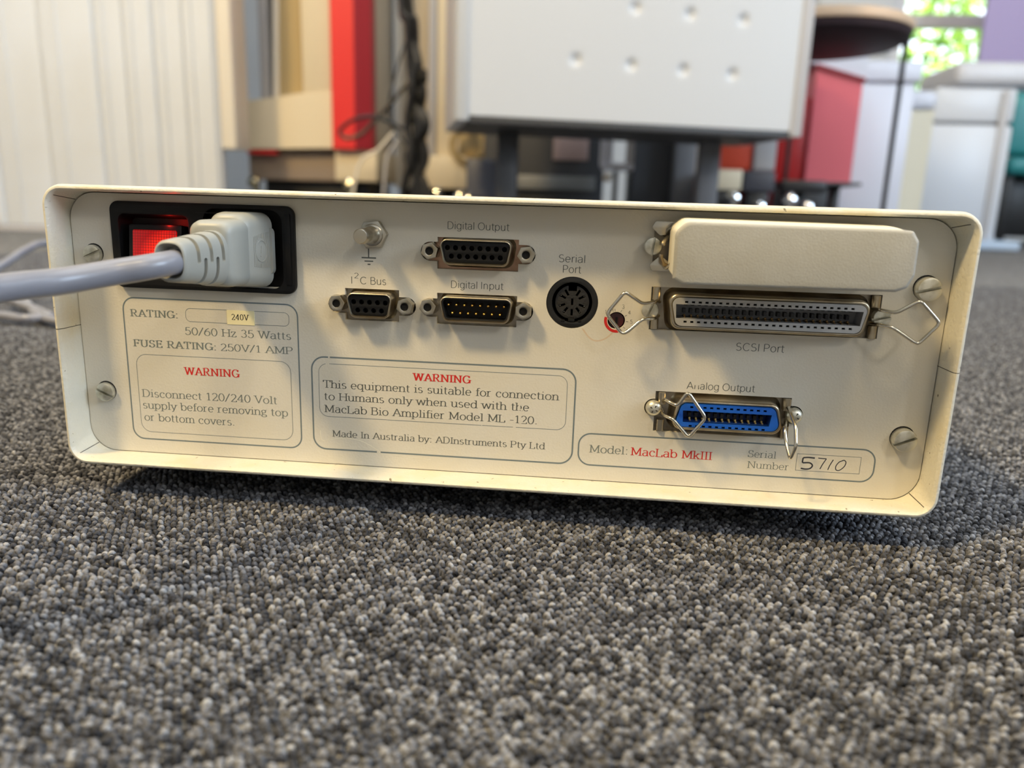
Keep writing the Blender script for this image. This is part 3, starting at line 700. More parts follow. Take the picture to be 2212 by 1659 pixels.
# --- rotary selector
RC = (10.65, 63.75)
rs = link('rotary_selector', lathe([(2.88, 1.4), (2.6, 1.4), (2.5, 1.0), (.02, .9)], (RC[0], 0, RC[1]), 28), mat('rotor_red', (64, 12, 14), .35), inst)
rs['label'] = 'tiny round selector switch with dark red rotor'
link('rotor_slot', join(bbox(RC[0]-.35, RC[0]+.45, .6, 1.1, RC[1]-1.6, RC[1]+1.0, 0), bbox(RC[0]-2.3, RC[0]-1.4, .7, 1.2, RC[1]-1.9, RC[1]-1.2, 0)), M_blackp, rs)
arc = [(RC[0]+3.6*math.cos(t), RC[1]+3.6*math.sin(t)) for t in [math.radians(163)+math.radians(125)*i/24 for i in range(25)]]
deco(ribbon(arc, .95, YP), M_red, 'red_arc')
tk = []
for a, ch, dx, dz in ((100, None, 0, 0), (66, '3', 1.62, 4.15), (30, '4', 3.75, 2.3), (-3, '5', 4.6, -.75), (-40, '6', 3.3, -3.9), (140, '1', -3.9, 2.15), (112, '2', -1.9, 3.7)):
    t = math.radians(a); tk.append(ribbon([(RC[0]+3.15*math.cos(t), RC[1]+3.15*math.sin(t)), (RC[0]+3.95*math.cos(t), RC[1]+3.95*math.sin(t))], .14, YP))
    if ch: line(ch, RC[0]+dx-.02, RC[1]+dz, RC[0]+dx+(.75 if ch != '1' else .35), 1.25, M_ink2, TH, name='numeral')
deco(join(*tk), M_ink2, 'tick_marks')
deco(ribbon(spline([(-.5, 60.6), (2, 57.6), (4.5, 56.6), (7.5, 57.6), (10, 60)], 6), .5, -.012), mat('faint_stain', (204, 186, 164), .6), 'faint_scuff')

# --- ribbon-contact ports
def centronics(name, cut, cx, cz, wt, wb, h, nslot, pitch, zt, zb, cav, m_ins, m_in, m_contact, hinge_x, label):
    x0, z0, x1, z1 = cut
    root = link(name, plate([(x0-1, z0-1), (x1+1, z0-1), (x1+1, z1+1), (x0-1, z1+1)], [], 1.7, 2.5), M_flange, inst)
    root['label'] = label
    def e(k, r=2.2):
        a, b = wt/2+k, wb/2+k; za, zb_ = cz-h/2-k, cz+h/2+k
        return roundpoly([(cx-b, za), (cx+b, za), (cx+a, zb_), (cx-a, zb_)], max(r+k*.6, .5), 6)
    link('port_shell', loft(shell([(e(2.6), 1.7), (e(2.1), 1.3), (e(1.5), .2), (e(1.3), -2.2), (e(1.25), -4.2), (e(.9), -4.9), (e(.45), -5.1), (e(.05), -4.8), (e(0), 0)]), False, False), M_tin, root, ang=60)
    cp = [(cav[0], cav[1]), (cav[2], cav[1]), (cav[2]+.6, cav[3]), (cav[0]-.3, cav[3])]
    xs = [cx+(i-(nslot-1)/2)*pitch for i in range(nslot)]
    sq = lambda x, z: [(x-.52, z-.32), (x+.52, z-.32), (x+.52, z+.32), (x-.52, z+.32)]
    link('insulator', plate(e(-.05), [cp]+[sq(x, zt) for x in xs]+[sq(x, zb) for x in xs], -5.35, -4.6, 0), m_ins, root)
    ins = 0.02
    inner = [(p[0]*1.0, p[1]) for p in cp]
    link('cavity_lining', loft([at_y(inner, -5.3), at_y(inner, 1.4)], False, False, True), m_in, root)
    link('cavity_floor', bbox(cav[0]-.5, cav[2]+1, 1.0, 1.4, cav[1]-.5, cav[3]+.5), m_in, root)
    link('slot_shade', plate(e(-.2), [[(p[0]+dx, p[1]+dz) for p, dx, dz in zip(cp, (-.1, .1, .1, -.1), (-.1, -.1, .1, .1))]], -3.6, -3.2), M_dark, root)  # dark sheet added so the slots read as shaded
    zm = (cav[1]+cav[3])/2
    ct = None; ut = None; nt_ = None
    hc = cav[3]-cav[1]
    for x in xs:
        if ct is None:
            ct = link('contact', join(bbox(-.32, .32, -3.4, .9, 0, .4, .1, 1), bbox(-.32, .32, -2.2, -1.4, .3, .95, .1, 1)), m_contact, root, loc=(x, 0, cav[1]))
            ut = link('contact_notch', bbox(-.5, .5, -3.9, .9, -.42, 0), M_dark, root, loc=(x, 0, cav[3]))
            nt_ = link('contact_rib', bbox(-.5, .5, -1.4, .95, hc*.28, hc*.60), mat('rib_dark', (44, 44, 48), .6), root, loc=(x, 0, cav[1]))
        else:
            again(ct, (x, 0, cav[1]), root); again(ut, (x, 0, cav[3]), root); again(nt_, (x, 0, cav[1]), root)
    for hx in hinge_x:
        zh = z1-z0
        for za, zb2 in ((z0+.2, z0+zh*.32), (z1-zh*.32, z1-.2)):
            link('hinge_barrel', lathe([(1.0, za-cz), (1.35, za-cz+.15), (1.35, zb2-cz-.15), (1.0, zb2-cz)], (hx, .2, cz), 16, 'z'), M_tin, root)
    return root
scsi = centronics('wide_data_port', (21.5, 61.3, 94.6, 75.8), 58.35, 68.3, 61.6, 57.6, 9.2, 25, 2.155, 71.55, 65.15, (29.5, 66.25, 87.0, 70.75), M_greyp, M_greyd, mat('old_bronze', (120, 96, 62), .35, .8), (23.2, 92.9), 'wide fifty contact grey port with wire bail clips')
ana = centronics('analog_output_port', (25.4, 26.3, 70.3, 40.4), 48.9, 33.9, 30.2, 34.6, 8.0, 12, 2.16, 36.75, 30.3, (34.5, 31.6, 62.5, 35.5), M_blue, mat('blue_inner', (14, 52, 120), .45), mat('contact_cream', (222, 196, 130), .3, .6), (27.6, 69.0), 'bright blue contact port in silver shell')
upper = link('upper_data_port', plate([(20, 80), (95.6, 80), (95.6, 97.3), (20, 97.3)], [], 1.7, 2.5), M_flange, inst)
upper['label'] = 'port behind the cream terminator block, silver clips at its left'
link('port_shell', loft(shell([(rrect(28, 82.5, 88, 95, 3), 1.7), (rrect(28, 82.5, 88, 95, 3), -3.5), (rrect(29, 83.5, 87, 94, 3), -3.5), (rrect(29, 83.5, 87, 94, 3), 1)]), False, False), M_tin, upper)
WR = .58
def wire(name, pts, parent, closed=False, r=WR): return link(name, tube(spline(pts, 6, closed), r, 8, closed), M_steelwire, parent, ang=80)
def corners(pts, rr=.9, n=3):
    """rounds each corner of a 3D polyline"""
    P = [Vector(p) for p in pts]; out = [tuple(P[0])]
    for i in range(1, len(P)-1):
        a = P[i]+(P[i-1]-P[i]).normalized()*min(rr, (P[i-1]-P[i]).length*.45); b = P[i]+(P[i+1]-P[i]).normalized()*min(rr, (P[i+1]-P[i]).length*.45)
        for k in range(n+1):
            t = k/n; out.append(tuple(a.lerp(P[i], t).lerp(P[i].lerp(b, t), t)))
    out.append(tuple(P[-1])); return out
def bail(pts, parent, rr=1.4):
    return link('bail_clip', tube(corners(pts, rr, 4), WR, 8), M_steelwire, parent, ang=80)
bail([(24.4, 0, 70.6), (23.2, -2.5, 71.3), (22.4, -6, 71.2), (18.3, -8.5, 70.7), (12.4, -9.3, 74.5), (7.6, -9.3, 67.9), (7.5, -9.3, 66.4), (12.3, -9.3, 60.9), (13.8, -9.3, 61.4), (18.4, -8.5, 65.7), (22.4, -6, 65.9), (23.4, -2.5, 65.6), (24.4, 0, 66)], scsi)
bail([(91.8, 0, 71.2), (92.2, -3, 71.6), (92.6, -6, 71.6), (96.2, -8.3, 71.2), (102.5, -9, 75.5), (108.9, -9, 69.2), (108.9, -9, 68.0), (103.9, -9, 62.0), (102.6, -9, 62.4), (96.0, -8.3, 66.6), (92.6, -6, 67.0), (92.2, -3, 67.0), (91.8, 0, 66.8)], scsi)
bail([(27.8, 0, 36.6), (28.2, -2.5, 38.2), (28.8, -6, 38.6), (32.0, -7.5, 37.4), (34.9, -8.4, 42.6), (41.4, -8.4, 34.2), (36.3, -8.4, 27.2), (30.9, -7.5, 33.0), (28.8, -6, 33.3), (28.0, -2.5, 33.0), (27.8, 0, 34)], ana)
bail([(69.0, 0, 37.0), (68.4, -3.5, 38.2), (68.4, -7.5, 37.2), (69.2, -12, 34), (69.0, -15.5, 28.4), (68.3, -13.5, 23.2), (67.6, -9, 27.5), (67.2, -7, 31.2), (68.0, -4.5, 32.5), (69.0, 0, 33)], ana)
for cx, cz, a, par in ((21.2, 68.2, 1.2, scsi), (94.1, 68.9, .25, scsi), (20.7, 88.7, 1.45, upper)):
    link('port_screw', slotted(0, 0, 2.85, 2.6, a, dome=.5), M_zinc, par, loc=(cx, -1.4, cz))
for cx in (25.0, 71.4):
    p = link('cross_head_screw', lathe([(2.5, 1.5), (2.75, .2), (2.7, -1.2), (2.2, -2.1), (1.3, -2.6), (.05, -2.75)], (cx, 0, 34.6), 26), M_zinc, ana)
    m = Matrix.Translation((cx, -2.35, 34.6)) @ Matrix.Rotation(.5, 4, 'Y')
    link('cross_recess', xf(join(bbox(-1.4, 1.4, -.33, .2, -.25, .25, .1, 1), bbox(-.25, .25, -.33, .2, -1.4, 1.4, .1, 1)), m), M_seam, p)
# spring ears of the upper port
for zz, s in ((94.0, 1), (83.4, -1)):
    poly = roundpoly([(27.5, zz+2.6*s), (21.0, zz+2.7*s), (19.9, zz+.6*s), (22.6, zz-1.9*s), (24.6, zz-1.6*s), (27.5, zz+.6*s)], .9, 4)
    link('spring_ear', plate(poly, [], -3.3, -2.6, .12), M_nickel, upper)
bail([(24.3, -1.5, 92.2), (25.5, -6, 94.6), (26.5, -10, 94.4), (27.0, -12.5, 89.0), (26.2, -11, 84.0), (24.8, -6, 81.8), (23.8, -1.5, 84.4)], upper, 1.8)
link('latch_spring', tube(spline([(26.5, -3, 92.5), (24.4, -5, 91.2), (23.6, -6, 89.8), (23.8, -6, 89.2)], 5), .7, 8), M_tin, upper)
link('latch_spring', tube(spline([(26.0, -4, 82.6), (24.2, -5.5, 83.4), (23.2, -6, 85.4), (23.2, -6, 86.4)], 5), .7, 8), M_tin, upper)

# --- mains inlet with rocker switch
inlet = link('mains_inlet', plate(rrect(-164.0, 68.0, -98.7, 97.5, 3.2, 6), [rrect(-161.0, 71.5, -136.0, 93.2, 2.2, 5), roundpoly([(-130.5, 69.6), (-103, 69.6), (-103, 95.9), (-130.5, 95.9)], 4, 5)], -2.0, 0, .35), M_blackp, inst)
inlet['label'] = 'black mains inlet with lit red rocker switch'
link('switch_well', loft(shell([(rrect(-161.0, 71.5, -136.0, 93.2, 2.2, 5), -1.7), (rrect(-159.8, 72.7, -137.0, 91.8, 1.6, 5), 4.5)]), False, True), M_blackp, inlet)
link('socket_well', bbox(-131, -102.5, 3.0, 6, 69.2, 96.3), M_blackp, inlet)
link('moulded_line', bbox(-133.0, -124, -2.06, -1.9, 94.3, 94.6), M_dark, inlet)
link('fuse_tab', bbox(-101.9, -99.9, -2.5, -1.8, 71, 95, .3), M_blackp, inlet)
tl = Matrix.Translation((-148.4, 1.0, 81.5)) @ Matrix.Rotation(math.radians(-7), 4, 'X')
rk = link('rocker', xf(bbox(-9.7, 9.7, -3.0, 3.5, -8.6, 8.2, .8, 2), tl), M_blackp, inlet)
def lens_mat():
    m = bpy.data.materials.new('lit_lens'); m.use_nodes = True; nt = m.node_tree; N = nt.nodes; L = nt.links; b = N['Principled BSDF']
    b.inputs['Base Color'].default_value = (.22, .005, .005, 1); b.inputs['Roughness'].default_value = .2
    tc = N.new('ShaderNodeTexCoord'); sp = N.new('ShaderNodeSeparateXYZ'); L.new(tc.outputs['Object'], sp.inputs[0])
    prods = []
    for ax in ('X', 'Z'):
        mu = N.new('ShaderNodeMath'); mu.operation = 'MULTIPLY'; mu.inputs[1].default_value = 2*PI/.00095; L.new(sp.outputs[ax], mu.inputs[0])
        sn = N.new('ShaderNodeMath'); sn.operation = 'SINE'; L.new(mu.outputs[0], sn.inputs[0]); prods.append(sn)
    ad = N.new('ShaderNodeMath'); ad.operation = 'ADD'; L.new(prods[0].outputs[0], ad.inputs[0]); L.new(prods[1].outputs[0], ad.inputs[1])
    gr = N.new('ShaderNodeMapRange'); gr.inputs['From Min'].default_value = -1.2; gr.inputs['From Max'].default_value = 1.8; gr.inputs['To Min'].default_value = .5; gr.inputs['To Max'].default_value = 1.5
    L.new(ad.outputs[0], gr.inputs['Value'])
    vd = N.new('ShaderNodeVectorMath'); vd.operation = 'DISTANCE'; L.new(tc.outputs['Object'], vd.inputs[0]); vd.inputs[1].default_value = LENS_HOT
    hr = N.new('ShaderNodeValToRGB'); e = hr.color_ramp.elements
    mr = N.new('ShaderNodeMapRange'); mr.inputs['From Max'].default_value = .0095; L.new(vd.outputs['Value'], mr.inputs['Value']); L.new(mr.outputs[0], hr.inputs[0])
    e[0].position = 0; e[0].color = (1.0, .26, .01, 1); e[1].position = 1; e[1].color = (.22, .0, .0, 1); q = e.new(.42); q.color = (.85, .018, .002, 1)
    L.new(hr.outputs[0], b.inputs['Emission Color'])
    mm = N.new('ShaderNodeMath'); mm.operation = 'MULTIPLY'; mm.inputs[1].default_value = 1.15; L.new(gr.outputs[0], mm.inputs[0]); L.new(mm.outputs[0], b.inputs['Emission Strength'])
    return m
_b = WP[inst.name]
LENS_HOT = (-.1445-_b.x, -.003-_b.y, .0860-_b.z)
link('lit_lens', xf(bbox(-7.9, 8.0, -3.6, -2.4, -6.6, 6.2, .5, 2), tl), lens_mat(), rk)

pl = bpy.data.lights.new('neon_lamp', 'POINT'); pl.energy = .0022; pl.color = (1, .02, .01); pl.shadow_soft_size = .001
po = bpy.data.objects.new('neon_lamp', pl); COL.objects.link(po); po.location = (-.1435, -.0012, .0905+ZO*.001)

# ------------------------------------------------------------------ power cord plugged into the inlet
cord = thing('power_cord', 'pale grey mains power cord plugged into the black inlet, trailing left', 'power cord', (-115, -20, 0))
RY = [(-1.9, -124.5, -106.4, 70.2, 95.2, 4.2), (-6, -124.6, -107.6, 70.6, 95.3, 4.5), (-11.0, -123.6, -109.6, 71.2, 95.0, 4.6), (-13.0, -122.8, -110.6, 71.8, 94.3, 4.4), (-13.8, -121.5, -111.8, 73.0, 93.2, 4.0)]
body = link('plug_body', join(loft([at_y(rrect(a, c, b, d, r, 7), y) for y, a, b, c, d, r in RY]),
      loft([at_y(rrect(a, c, b, d, r, 7), y) for y, a, b, c, d, r in [(-12.0, -123.4, -110.2, 71.8, 92.9, 3.2), (-14.5, -123.6, -109.3, 71.9, 92.9, 3.4), (-22.5, -123.5, -109.2, 72.2, 92.8, 3.5), (-24.8, -123.1, -109.7, 72.6, 92.4, 3.5), (-26.0, -122.2, -110.6, 73.4, 91.7, 3.4), (-26.4, -121.3, -111.5, 74.3, 90.8, 3.2)]])), M_plug, cord, ang=50)
link('plug_lip', loft([at_y(rrect(a, c, b, d, r, 5), y) for y, a, b, c, d, r in [(-1.5, -124.4, -105.7, 74.5, 90.5, 2), (-3.2, -124.4, -105.9, 74.5, 90.5, 2)]]), M_plug, body)
# moulded emblem on the side facing right
def side(y, z): return (-106.36 + (y+1.9)*.29 - max(0, -6-y)*.11, y, z)
em = []
for k in range(13):
    y = -3.4-k*.56
    zc = 82.7
    half = 6.0-abs(k-6)*.06
    if 3 < k < 11: 
        hh = math.sqrt(max(0, 3.9**2-((k-7)*1.0)**2))
        em.append(tube([side(y, zc+half+.6-k*.12), side(y, zc+hh+.4)], .14, 5)); em.append(tube([side(y, zc-half+k*.05), side(y, zc-hh-.2)], .14, 5))
    else: em.append(tube([side(y, zc+half+.6-k*.12), side(y, zc-half+k*.05)], .14, 5))
em.append(tube([side(-7.2+2.3*math.cos(t), 82.7+3.5*math.sin(t)) for t in [2*PI*i/30 for i in range(30)]], .16, 5, True))
em.append(tube([side(-7.1, 84.4), side(-7.3, 82.0)], .2, 6)); em.append(tube([side(-7.4, 81.2), side(-7.4, 80.9)], .24, 6))
link('moulded_emblem', join(*em), M_plug, body)
link("moulded_lettering",
     join(*[tube([side(-2.35-random.uniform(0, .5), 89.0-i*1.0), side(-2.9-random.uniform(0, .5), 88.6-i*1.0)], .13, 4) for i in range(13)]), M_plug, body)
def relief_ring(t, k=1.0, n=32):
    cx = -115.4-2.9*t; y = -25.6-20.6*t; cz = 81.4+.15*t
    a = (5.15-.25*t)*k; b = (8.5-2.55*t)*k; out = []
    for i in range(n):
        th = 2*PI*i/n; c, s = math.cos(th), math.sin(th); pw = .72
        out.append((cx+a*math.copysign(abs(c)**pw, c), y, cz+b*math.copysign(abs(s)**pw, s)))
    return out
def boolean_diff(vf, cutters):
    def mk(v):
        me = bpy.data.meshes.new('b'); me.from_pydata(v[0], [], v[1]); finish(me); o = bpy.data.objects.new('b', me); COL.objects.link(o); return o
    a = mk(vf); cs = [mk(c) for c in cutters]
    for c in cs:
        m = a.modifiers.new('b', 'BOOLEAN'); m.object = c; m.operation = 'DIFFERENCE'; m.solver = 'EXACT'
    dg = bpy.context.evaluated_depsgraph_get(); me = bpy.data.meshes.new_from_object(a.evaluated_get(dg))
    V = [tuple(v.co) for v in me.vertices]; F = [tuple(p.vertices) for p in me.polygons]
    for o in [a]+cs: bpy.data.objects.remove(o)
    return V, F
outer = loft([relief_ring(0, .97)]+[relief_ring(t) for t in (.03, .2, .4, .6, .8, .95)]+[relief_ring(.985, .96), relief_ring(1.0, .88)])
cut = []
for y in (-28.6, -34.3, -40.2): cut.append(bbox(-125, -105, y-.75, y+.75, 80.6, 95, .65, 3))
for y in (-31.5, -37.2): cut.append(bbox(-125, -105, y-.75, y+.75, 68, 82.2, .65, 3))
cut.append(loft([relief_ring(.84, .60), relief_ring(.97, .84), relief_ring(1.1, .90)]))
rel = link('strain_relief', join(boolean_diff(outer, cut), loft([relief_ring(.02, .60), relief_ring(.84, .62)])), M_plug, cord, ang=50)
cz_ = [(-117.2, -42, 81.5), (-118.2, -48, 81.0), (-121.5, -53, 80.2), (-128.2, -58, 78.9), (-136.1, -68, 77.2), (-141.8, -82, 76.5), (-149, -99, 74), (-190, -128, 58), (-262, -112, 30), (-335, -40, 3), (-430, 70, -.9), (-560, 180, -.9), (-610, 270, -.9), (-550, 328, -.9),
       (-480, 323, -.9), (-450, 313, -.9), (-438, 326, -.9), (-462, 348, -.4), (-505, 368, 6.5), (-545, 392, 20), (-551, 437, 37), (-559, 467, 43), (-564, 500, 47), (-535, 560, 47), (-430, 570, 30), (-310, 490, 4),
       (-285, 400, -.9), (-335, 330, -.9), (-427, 313, -.9), (-546, 435, -.9), (-666, 554, -.9), (-900, 700, -.9), (-1300, 900, -.9)]
link('cable', tube(spline(cz_, 9), 3.55, 20), M_cable, cord, ang=80)

# ------------------------------------------------------------------ terminator block on the upper port
term = thing('port_terminator', 'cream plastic terminator block covering the upper right port', 'terminator', (58, -12, 0))
fp = roundpoly([(25.3, 80.4), (28.2, 78.9), (88.6, 79.2), (91.6, 80.4), (93.2, 84.0), (93.1, 93.6), (91.2, 96.4), (89, 96.6), (28.2, 97.0), (25.2, 94.0)], [.6, .8, 1.5, 1.5, 2, .6, .5, .5, 3.5, 3.0], 4)
def tp(k, dz, y, sx=1.0, n=fp):
    cx, cz = 59.2, 88.0
    return at_y([(cx+(p[0]-cx)*sx*(1-k/33.9), cz+dz+(p[1]-cz)*(1-k/8.9)) for p in n], y)
link('terminator_front', loft([tp(.9, 0, -25.4), tp(.25, 0, -25.25), tp(0, 0, -24.9), tp(0, .1, -23.6), tp(.15, .12, -23.2)]), M_cream, term, ang=45)
link('terminator_shell', loft([tp(.9, .1, -23.5), tp(.35, .45, -20, .999), tp(.2, .9, -14, .998), tp(.2, 1.4, -6, .998), tp(.7, 1.5, -3.6, .998)]), M_creamy, term, ang=45)
link('mould_line', join(loft([tp(.28, .22, -21.6, .998), tp(.2, .22, -21.5, .998), tp(.28, .22, -21.3, .998)], False, False), loft([tp(.2, .42, -17.2, .991), tp(.15, .42, -17.0, .991), tp(.2, .42, -16.8, .991)], False, False)), M_creamy, term)
CUR['zo'] = 0.0

# ------------------------------------------------------------------ the room behind (floor frame, mm)
M_part = mat('partition_white', (216, 220, 226), 0.5, noise=(3, (210, 212, 214), .4, .6))
M_partl = mat('partition_joint', (196, 200, 206), 0.5)
M_beige = mat('beige_enamel', (220, 206, 178), 0.45)
M_beigel = mat('beige_light', (228, 220, 206), 0.45)
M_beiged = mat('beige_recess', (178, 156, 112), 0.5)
M_maroon = mat('maroon_dark', (74, 48, 46), 0.5)
M_redp = mat('red_panel', (222, 44, 44), 0.4)
M_redd = mat('crimson_panel', (150, 28, 42), 0.45)
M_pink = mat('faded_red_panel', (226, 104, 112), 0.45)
M_taupe = mat('taupe_base', (150, 134, 120), 0.6)
M_black = mat('black_base', (28, 28, 30), 0.4)
M_chrome = mat('chrome', (230, 230, 232), 0.08, 1.0)
M_brass = mat('brass', (224, 216, 186), 0.12, 1.0)
M_steelw = mat('white_steel', (186, 189, 194), 0.42)
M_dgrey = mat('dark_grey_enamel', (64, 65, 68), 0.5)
M_mgrey = mat('mid_grey', (112, 113, 118), 0.5)
M_lgrey = mat('light_grey', (180, 178, 180), 0.5)
M_orange = mat('orange_red', (206, 72, 44), 0.45)
M_label = mat('pinkish_label', (176, 152, 146), 0.6)
M_wwhite = mat('cool_white', (210, 212, 222), 0.4)
M_teal = mat('teal_plastic', (48, 140, 142), 0.4)
M_lilac = mat('lilac_board', (196, 182, 232), 0.6)
M_wood = mat('pale_wood', (206, 178, 150), 0.5)
M_grass = mat('leaf_green', (196, 224, 96), 0.6, noise=(9, (130, 180, 50), .4, .6))

# folding partition of upright white panels on the left
pt = thing('folding_partition', 'white folding partition of tall upright panels at the left', 'partition', (-1700, 1700, 0))
px = -2600; k = 0
while px < -960:
    w = 148 if px < -1320 else 78
    y0 = 1690 + (5 if k % 2 else 0)
    p = link('partition_panel', join(bbox(0, w-3, 0, 24, 14, 2300, 7, 3), bbox(w*.30, w*.36, -4, 3, 14, 2300, 3)), M_part, pt, loc=(px, y0, 0))
    link('joint_strip', bbox(px+w-6, px+w+4, y0+10, y0+30, 14, 2300), M_partl, pt)
    px += w; k += 1
link('bottom_rail', bbox(-2600, -1310, 1690, 1720, -2, 14, 3), M_lgrey, pt)

# beige cabinet with a red stripe
bc = thing('beige_machine', 'tall beige machine cabinet with a stepped front and red side panel', 'machine', (-810, 2050, 0))
link('door_edge', bbox(-952, -912, 1700, 1745, 226, 1500, 6), M_beigel, bc)
link('open_door', bbox(-948, -936, 1745, 1840, 230, 1500, 3), M_beigel, bc)
link('frame_edge', bbox(-998, -990, 1930, 1950, 270, 1500, 4), M_lgrey, bc)
link('recess_back', bbox(-1000, -760, 2100, 2120, 240, 1500), M_maroon, bc)
link('inner_rail', bbox(-955, -925, 1960, 2000, 372, 1500, 8), M_lgrey, bc)
link('lower_panel', loft([[(-974, y, 240), (-722, y, 248), (-722, y, 398), (-806, y, 392), (-974, y, 366)] for y in (1895, 2080)]), M_beige, bc)
link('right_pillar', bbox(-806, -722, 1897, 2080, 392, 1500, 6), M_beige, bc)
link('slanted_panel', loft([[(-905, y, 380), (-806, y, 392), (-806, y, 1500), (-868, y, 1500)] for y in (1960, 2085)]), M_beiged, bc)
link('stepped_edge', tube([(-905, 1955, 380), (-868, 1955, 1500)], 9, 8), M_beigel, bc)
link('red_panel', loft([[(-718, 1880, z), (-654, 1880, z), (-654, 1945, z), (-718, 1945, z)] for z in (246, 1500)]), M_redp, bc)
link('crimson_panel', loft([[(-654, 1880, z), (-612, 1905, z), (-612, 1945, z), (-654, 1945, z)] for z in (246, 1500)]), M_redd, bc)
link('side_panel', bbox(-715, -618, 1946, 2170, 246, 1500, 4), mat('greige', (188, 176, 156), .5), bc)
link('lower_red_strip', bbox(-975, -890, 1900, 1930, 228, 240, 2), M_redp, bc)
link('base_box', bbox(-985, -722, 1930, 2160, 158, 240, 6), M_taupe, bc)
link('base_block', bbox(-722, -600, 1905, 2160, 160, 246, 6), M_beige, bc)
link('plinth', bbox(-950, -640, 1960, 2200, 0, 160, 4), M_black, bc)
for x in (-958, -678):
    link('levelling_knob', join(lathe([(2, -18), (15, -11), (19, 0), (15, 11), (2, 18)], (x, 1900, 150), 20), lathe([(9, 0), (9, 148)], (x, 1915, 0), 12, 'z')), M_brass, bc)

# beige column with hanging cables
col = thing('beige_column', 'upright beige equipment column behind the hanging black cables', 'column', (-540, 2250, 0))
link('side_sheet', bbox(-610, -480, 2150, 2400, 150, 1500, 5), mat('greige', (188, 176, 156), .5), col)
link('side_edge', bbox(-606, -588, 2130, 2152, 150, 1500, 5), M_beigel, col)
link('front_sheet', bbox(-476, -404, 2120, 2400, 160, 1500, 5), M_beige, col)
link('sheet_edge', bbox(-500, -477, 2110, 2150, 160, 1500, 5), M_lgrey, col)
link('column_foot', bbox(-500, -372, 2080, 2380, 150, 246, 8), M_beige, col)
link('column_bracket', loft([[(-404, y, 246), (-330, y, 246), (-330, y, 330), (-404, y, 360)] for y in (2120, 2200)]), M_beiged, col)
link('column_plinth', bbox(-590, -390, 2160, 2390, 0, 155, 4), M_black, col)
link('hinge_knob', lathe([(8, 0), (9, -6), (6, -10), (1, -11)], (-438, 2120, 470), 16), M_lgrey, col)
rng = random.Random(3)
cb = thing('cable_bundle', 'black cables hanging in a tangled bundle beside the white cabinet', 'cables', (-450, 1750, 0))
for i in range(10):
    a = rng.uniform(-15, 15); b = rng.uniform(-17, 17)
    pts_ = [(-486+a*.6, 1760+b, 1300), (-484+a, 1752+b, 640), (-466+a, 1750+b, 540), (-456+b*.8, 1750+a, 440), (-450+a*1.6, 1746+b, 380), (-449+b*1.6, 1750+a, 300), (-448+a*2.2, 1748+b, 220), (-456+b*1.8, 1750, 150), (-456+b*2.5, 1752, 60), (-460+a*6, 1760+b*3, 4)]
    link('hanging_cable', tube(spline(pts_, 6), rng.uniform(6, 10), 8), M_black, cb)
link('looped_cable', tube(spline([(-452, 1745, 330), (-482, 1742, 292), (-510, 1740, 300), (-560, 1736, 316), (-610, 1732, 308), (-648, 1730, 280), (-630, 1730, 262), (-590, 1732, 274), (-560, 1736, 305), (-520, 1738, 345), (-480, 1742, 392), (-458, 1745, 410)], 7), 5, 8), M_black, cb)
link('looped_cable', tube(spline([(-470, 1748, 520), (-500, 1744, 440), (-518, 1742, 370), (-524, 1742, 318), (-505, 1742, 285), (-470, 1745, 240), (-450, 1745, 190)], 7), 3.5, 8), M_dgrey, cb)
link('looped_cable', tube(spline([(-510, 1740, 280), (-550, 1730, 235), (-590, 1725, 210), (-610, 1725, 150), (-620, 1730, 60), (-600, 1740, 4)], 7), 4, 8), M_beigel, cb)
link('looped_cable', tube(spline([(-500, 1745, 262), (-525, 1735, 220), (-532, 1730, 160), (-536, 1730, 60), (-520, 1740, 4)], 7), 4, 8), M_lgrey, cb)
link('connector_shell', join(*[bbox(-470+dx, -440+dx, 1735, 1758, z, z+34, 5) for dx, z in ((4, 350), (14, 400), (-6, 300), (10, 268))]), M_blackp, cb)
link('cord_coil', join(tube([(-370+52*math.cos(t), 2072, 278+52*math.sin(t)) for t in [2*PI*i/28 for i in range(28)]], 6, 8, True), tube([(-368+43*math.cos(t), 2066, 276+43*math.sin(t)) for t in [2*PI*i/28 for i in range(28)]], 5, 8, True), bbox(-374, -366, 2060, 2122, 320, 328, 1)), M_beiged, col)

# white steel cabinet with dimples, standing on two pedestals
wc = thing('white_cabinet', 'large white steel cabinet with round dimples, raised on pedestals', 'cabinet', (60, 1400, 0))
CA = Matrix.Translation((-247, 1150, 0)) @ Matrix.Rotation(math.radians(15), 4, 'Z')
CW = 665
def dimple(x, z):
    d = 0
    for dx, dz in DIM:
        q = ((x-dx)**2+(z-dz)**2)/(9.5**2); d += 4.5*math.exp(-q*q)
    return d
DIM = [(215, 365), (318, 362), (418, 359), (514, 357), (320, 458), (423, 454), (526, 451)]
nx, nz = 150, 60; gx = [24+i*(CW-48)/nx for i in range(nx+1)]; gz = [262+i*240/nz for i in range(nz+1)]+[760, 1100]
V = [(x, dimple(x, z), z) for z in gz for x in gx]
F = [(j*(nx+1)+i, j*(nx+1)+i+1, (j+1)*(nx+1)+i+1, (j+1)*(nx+1)+i) for j in range(len(gz)-1) for i in range(nx)]
link('front_sheet', xf((V, F), CA), M_steelw, wc)
for a, b in ((0, 24), (CW-24, CW)): link('side_flange', xf(bbox(a, b, -3, 240, 252, 1100, 3), CA), M_lgrey if a else M_steelw, wc)
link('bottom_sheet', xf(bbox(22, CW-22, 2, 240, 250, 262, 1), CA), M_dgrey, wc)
link('top_sheet', xf(bbox(0, CW, -3, 240, 1098, 1106, 2), CA), M_steelw, wc)
link('pedestal', bbox(222, 266, 1430, 1482, 0, 251, 6), M_mgrey, wc)
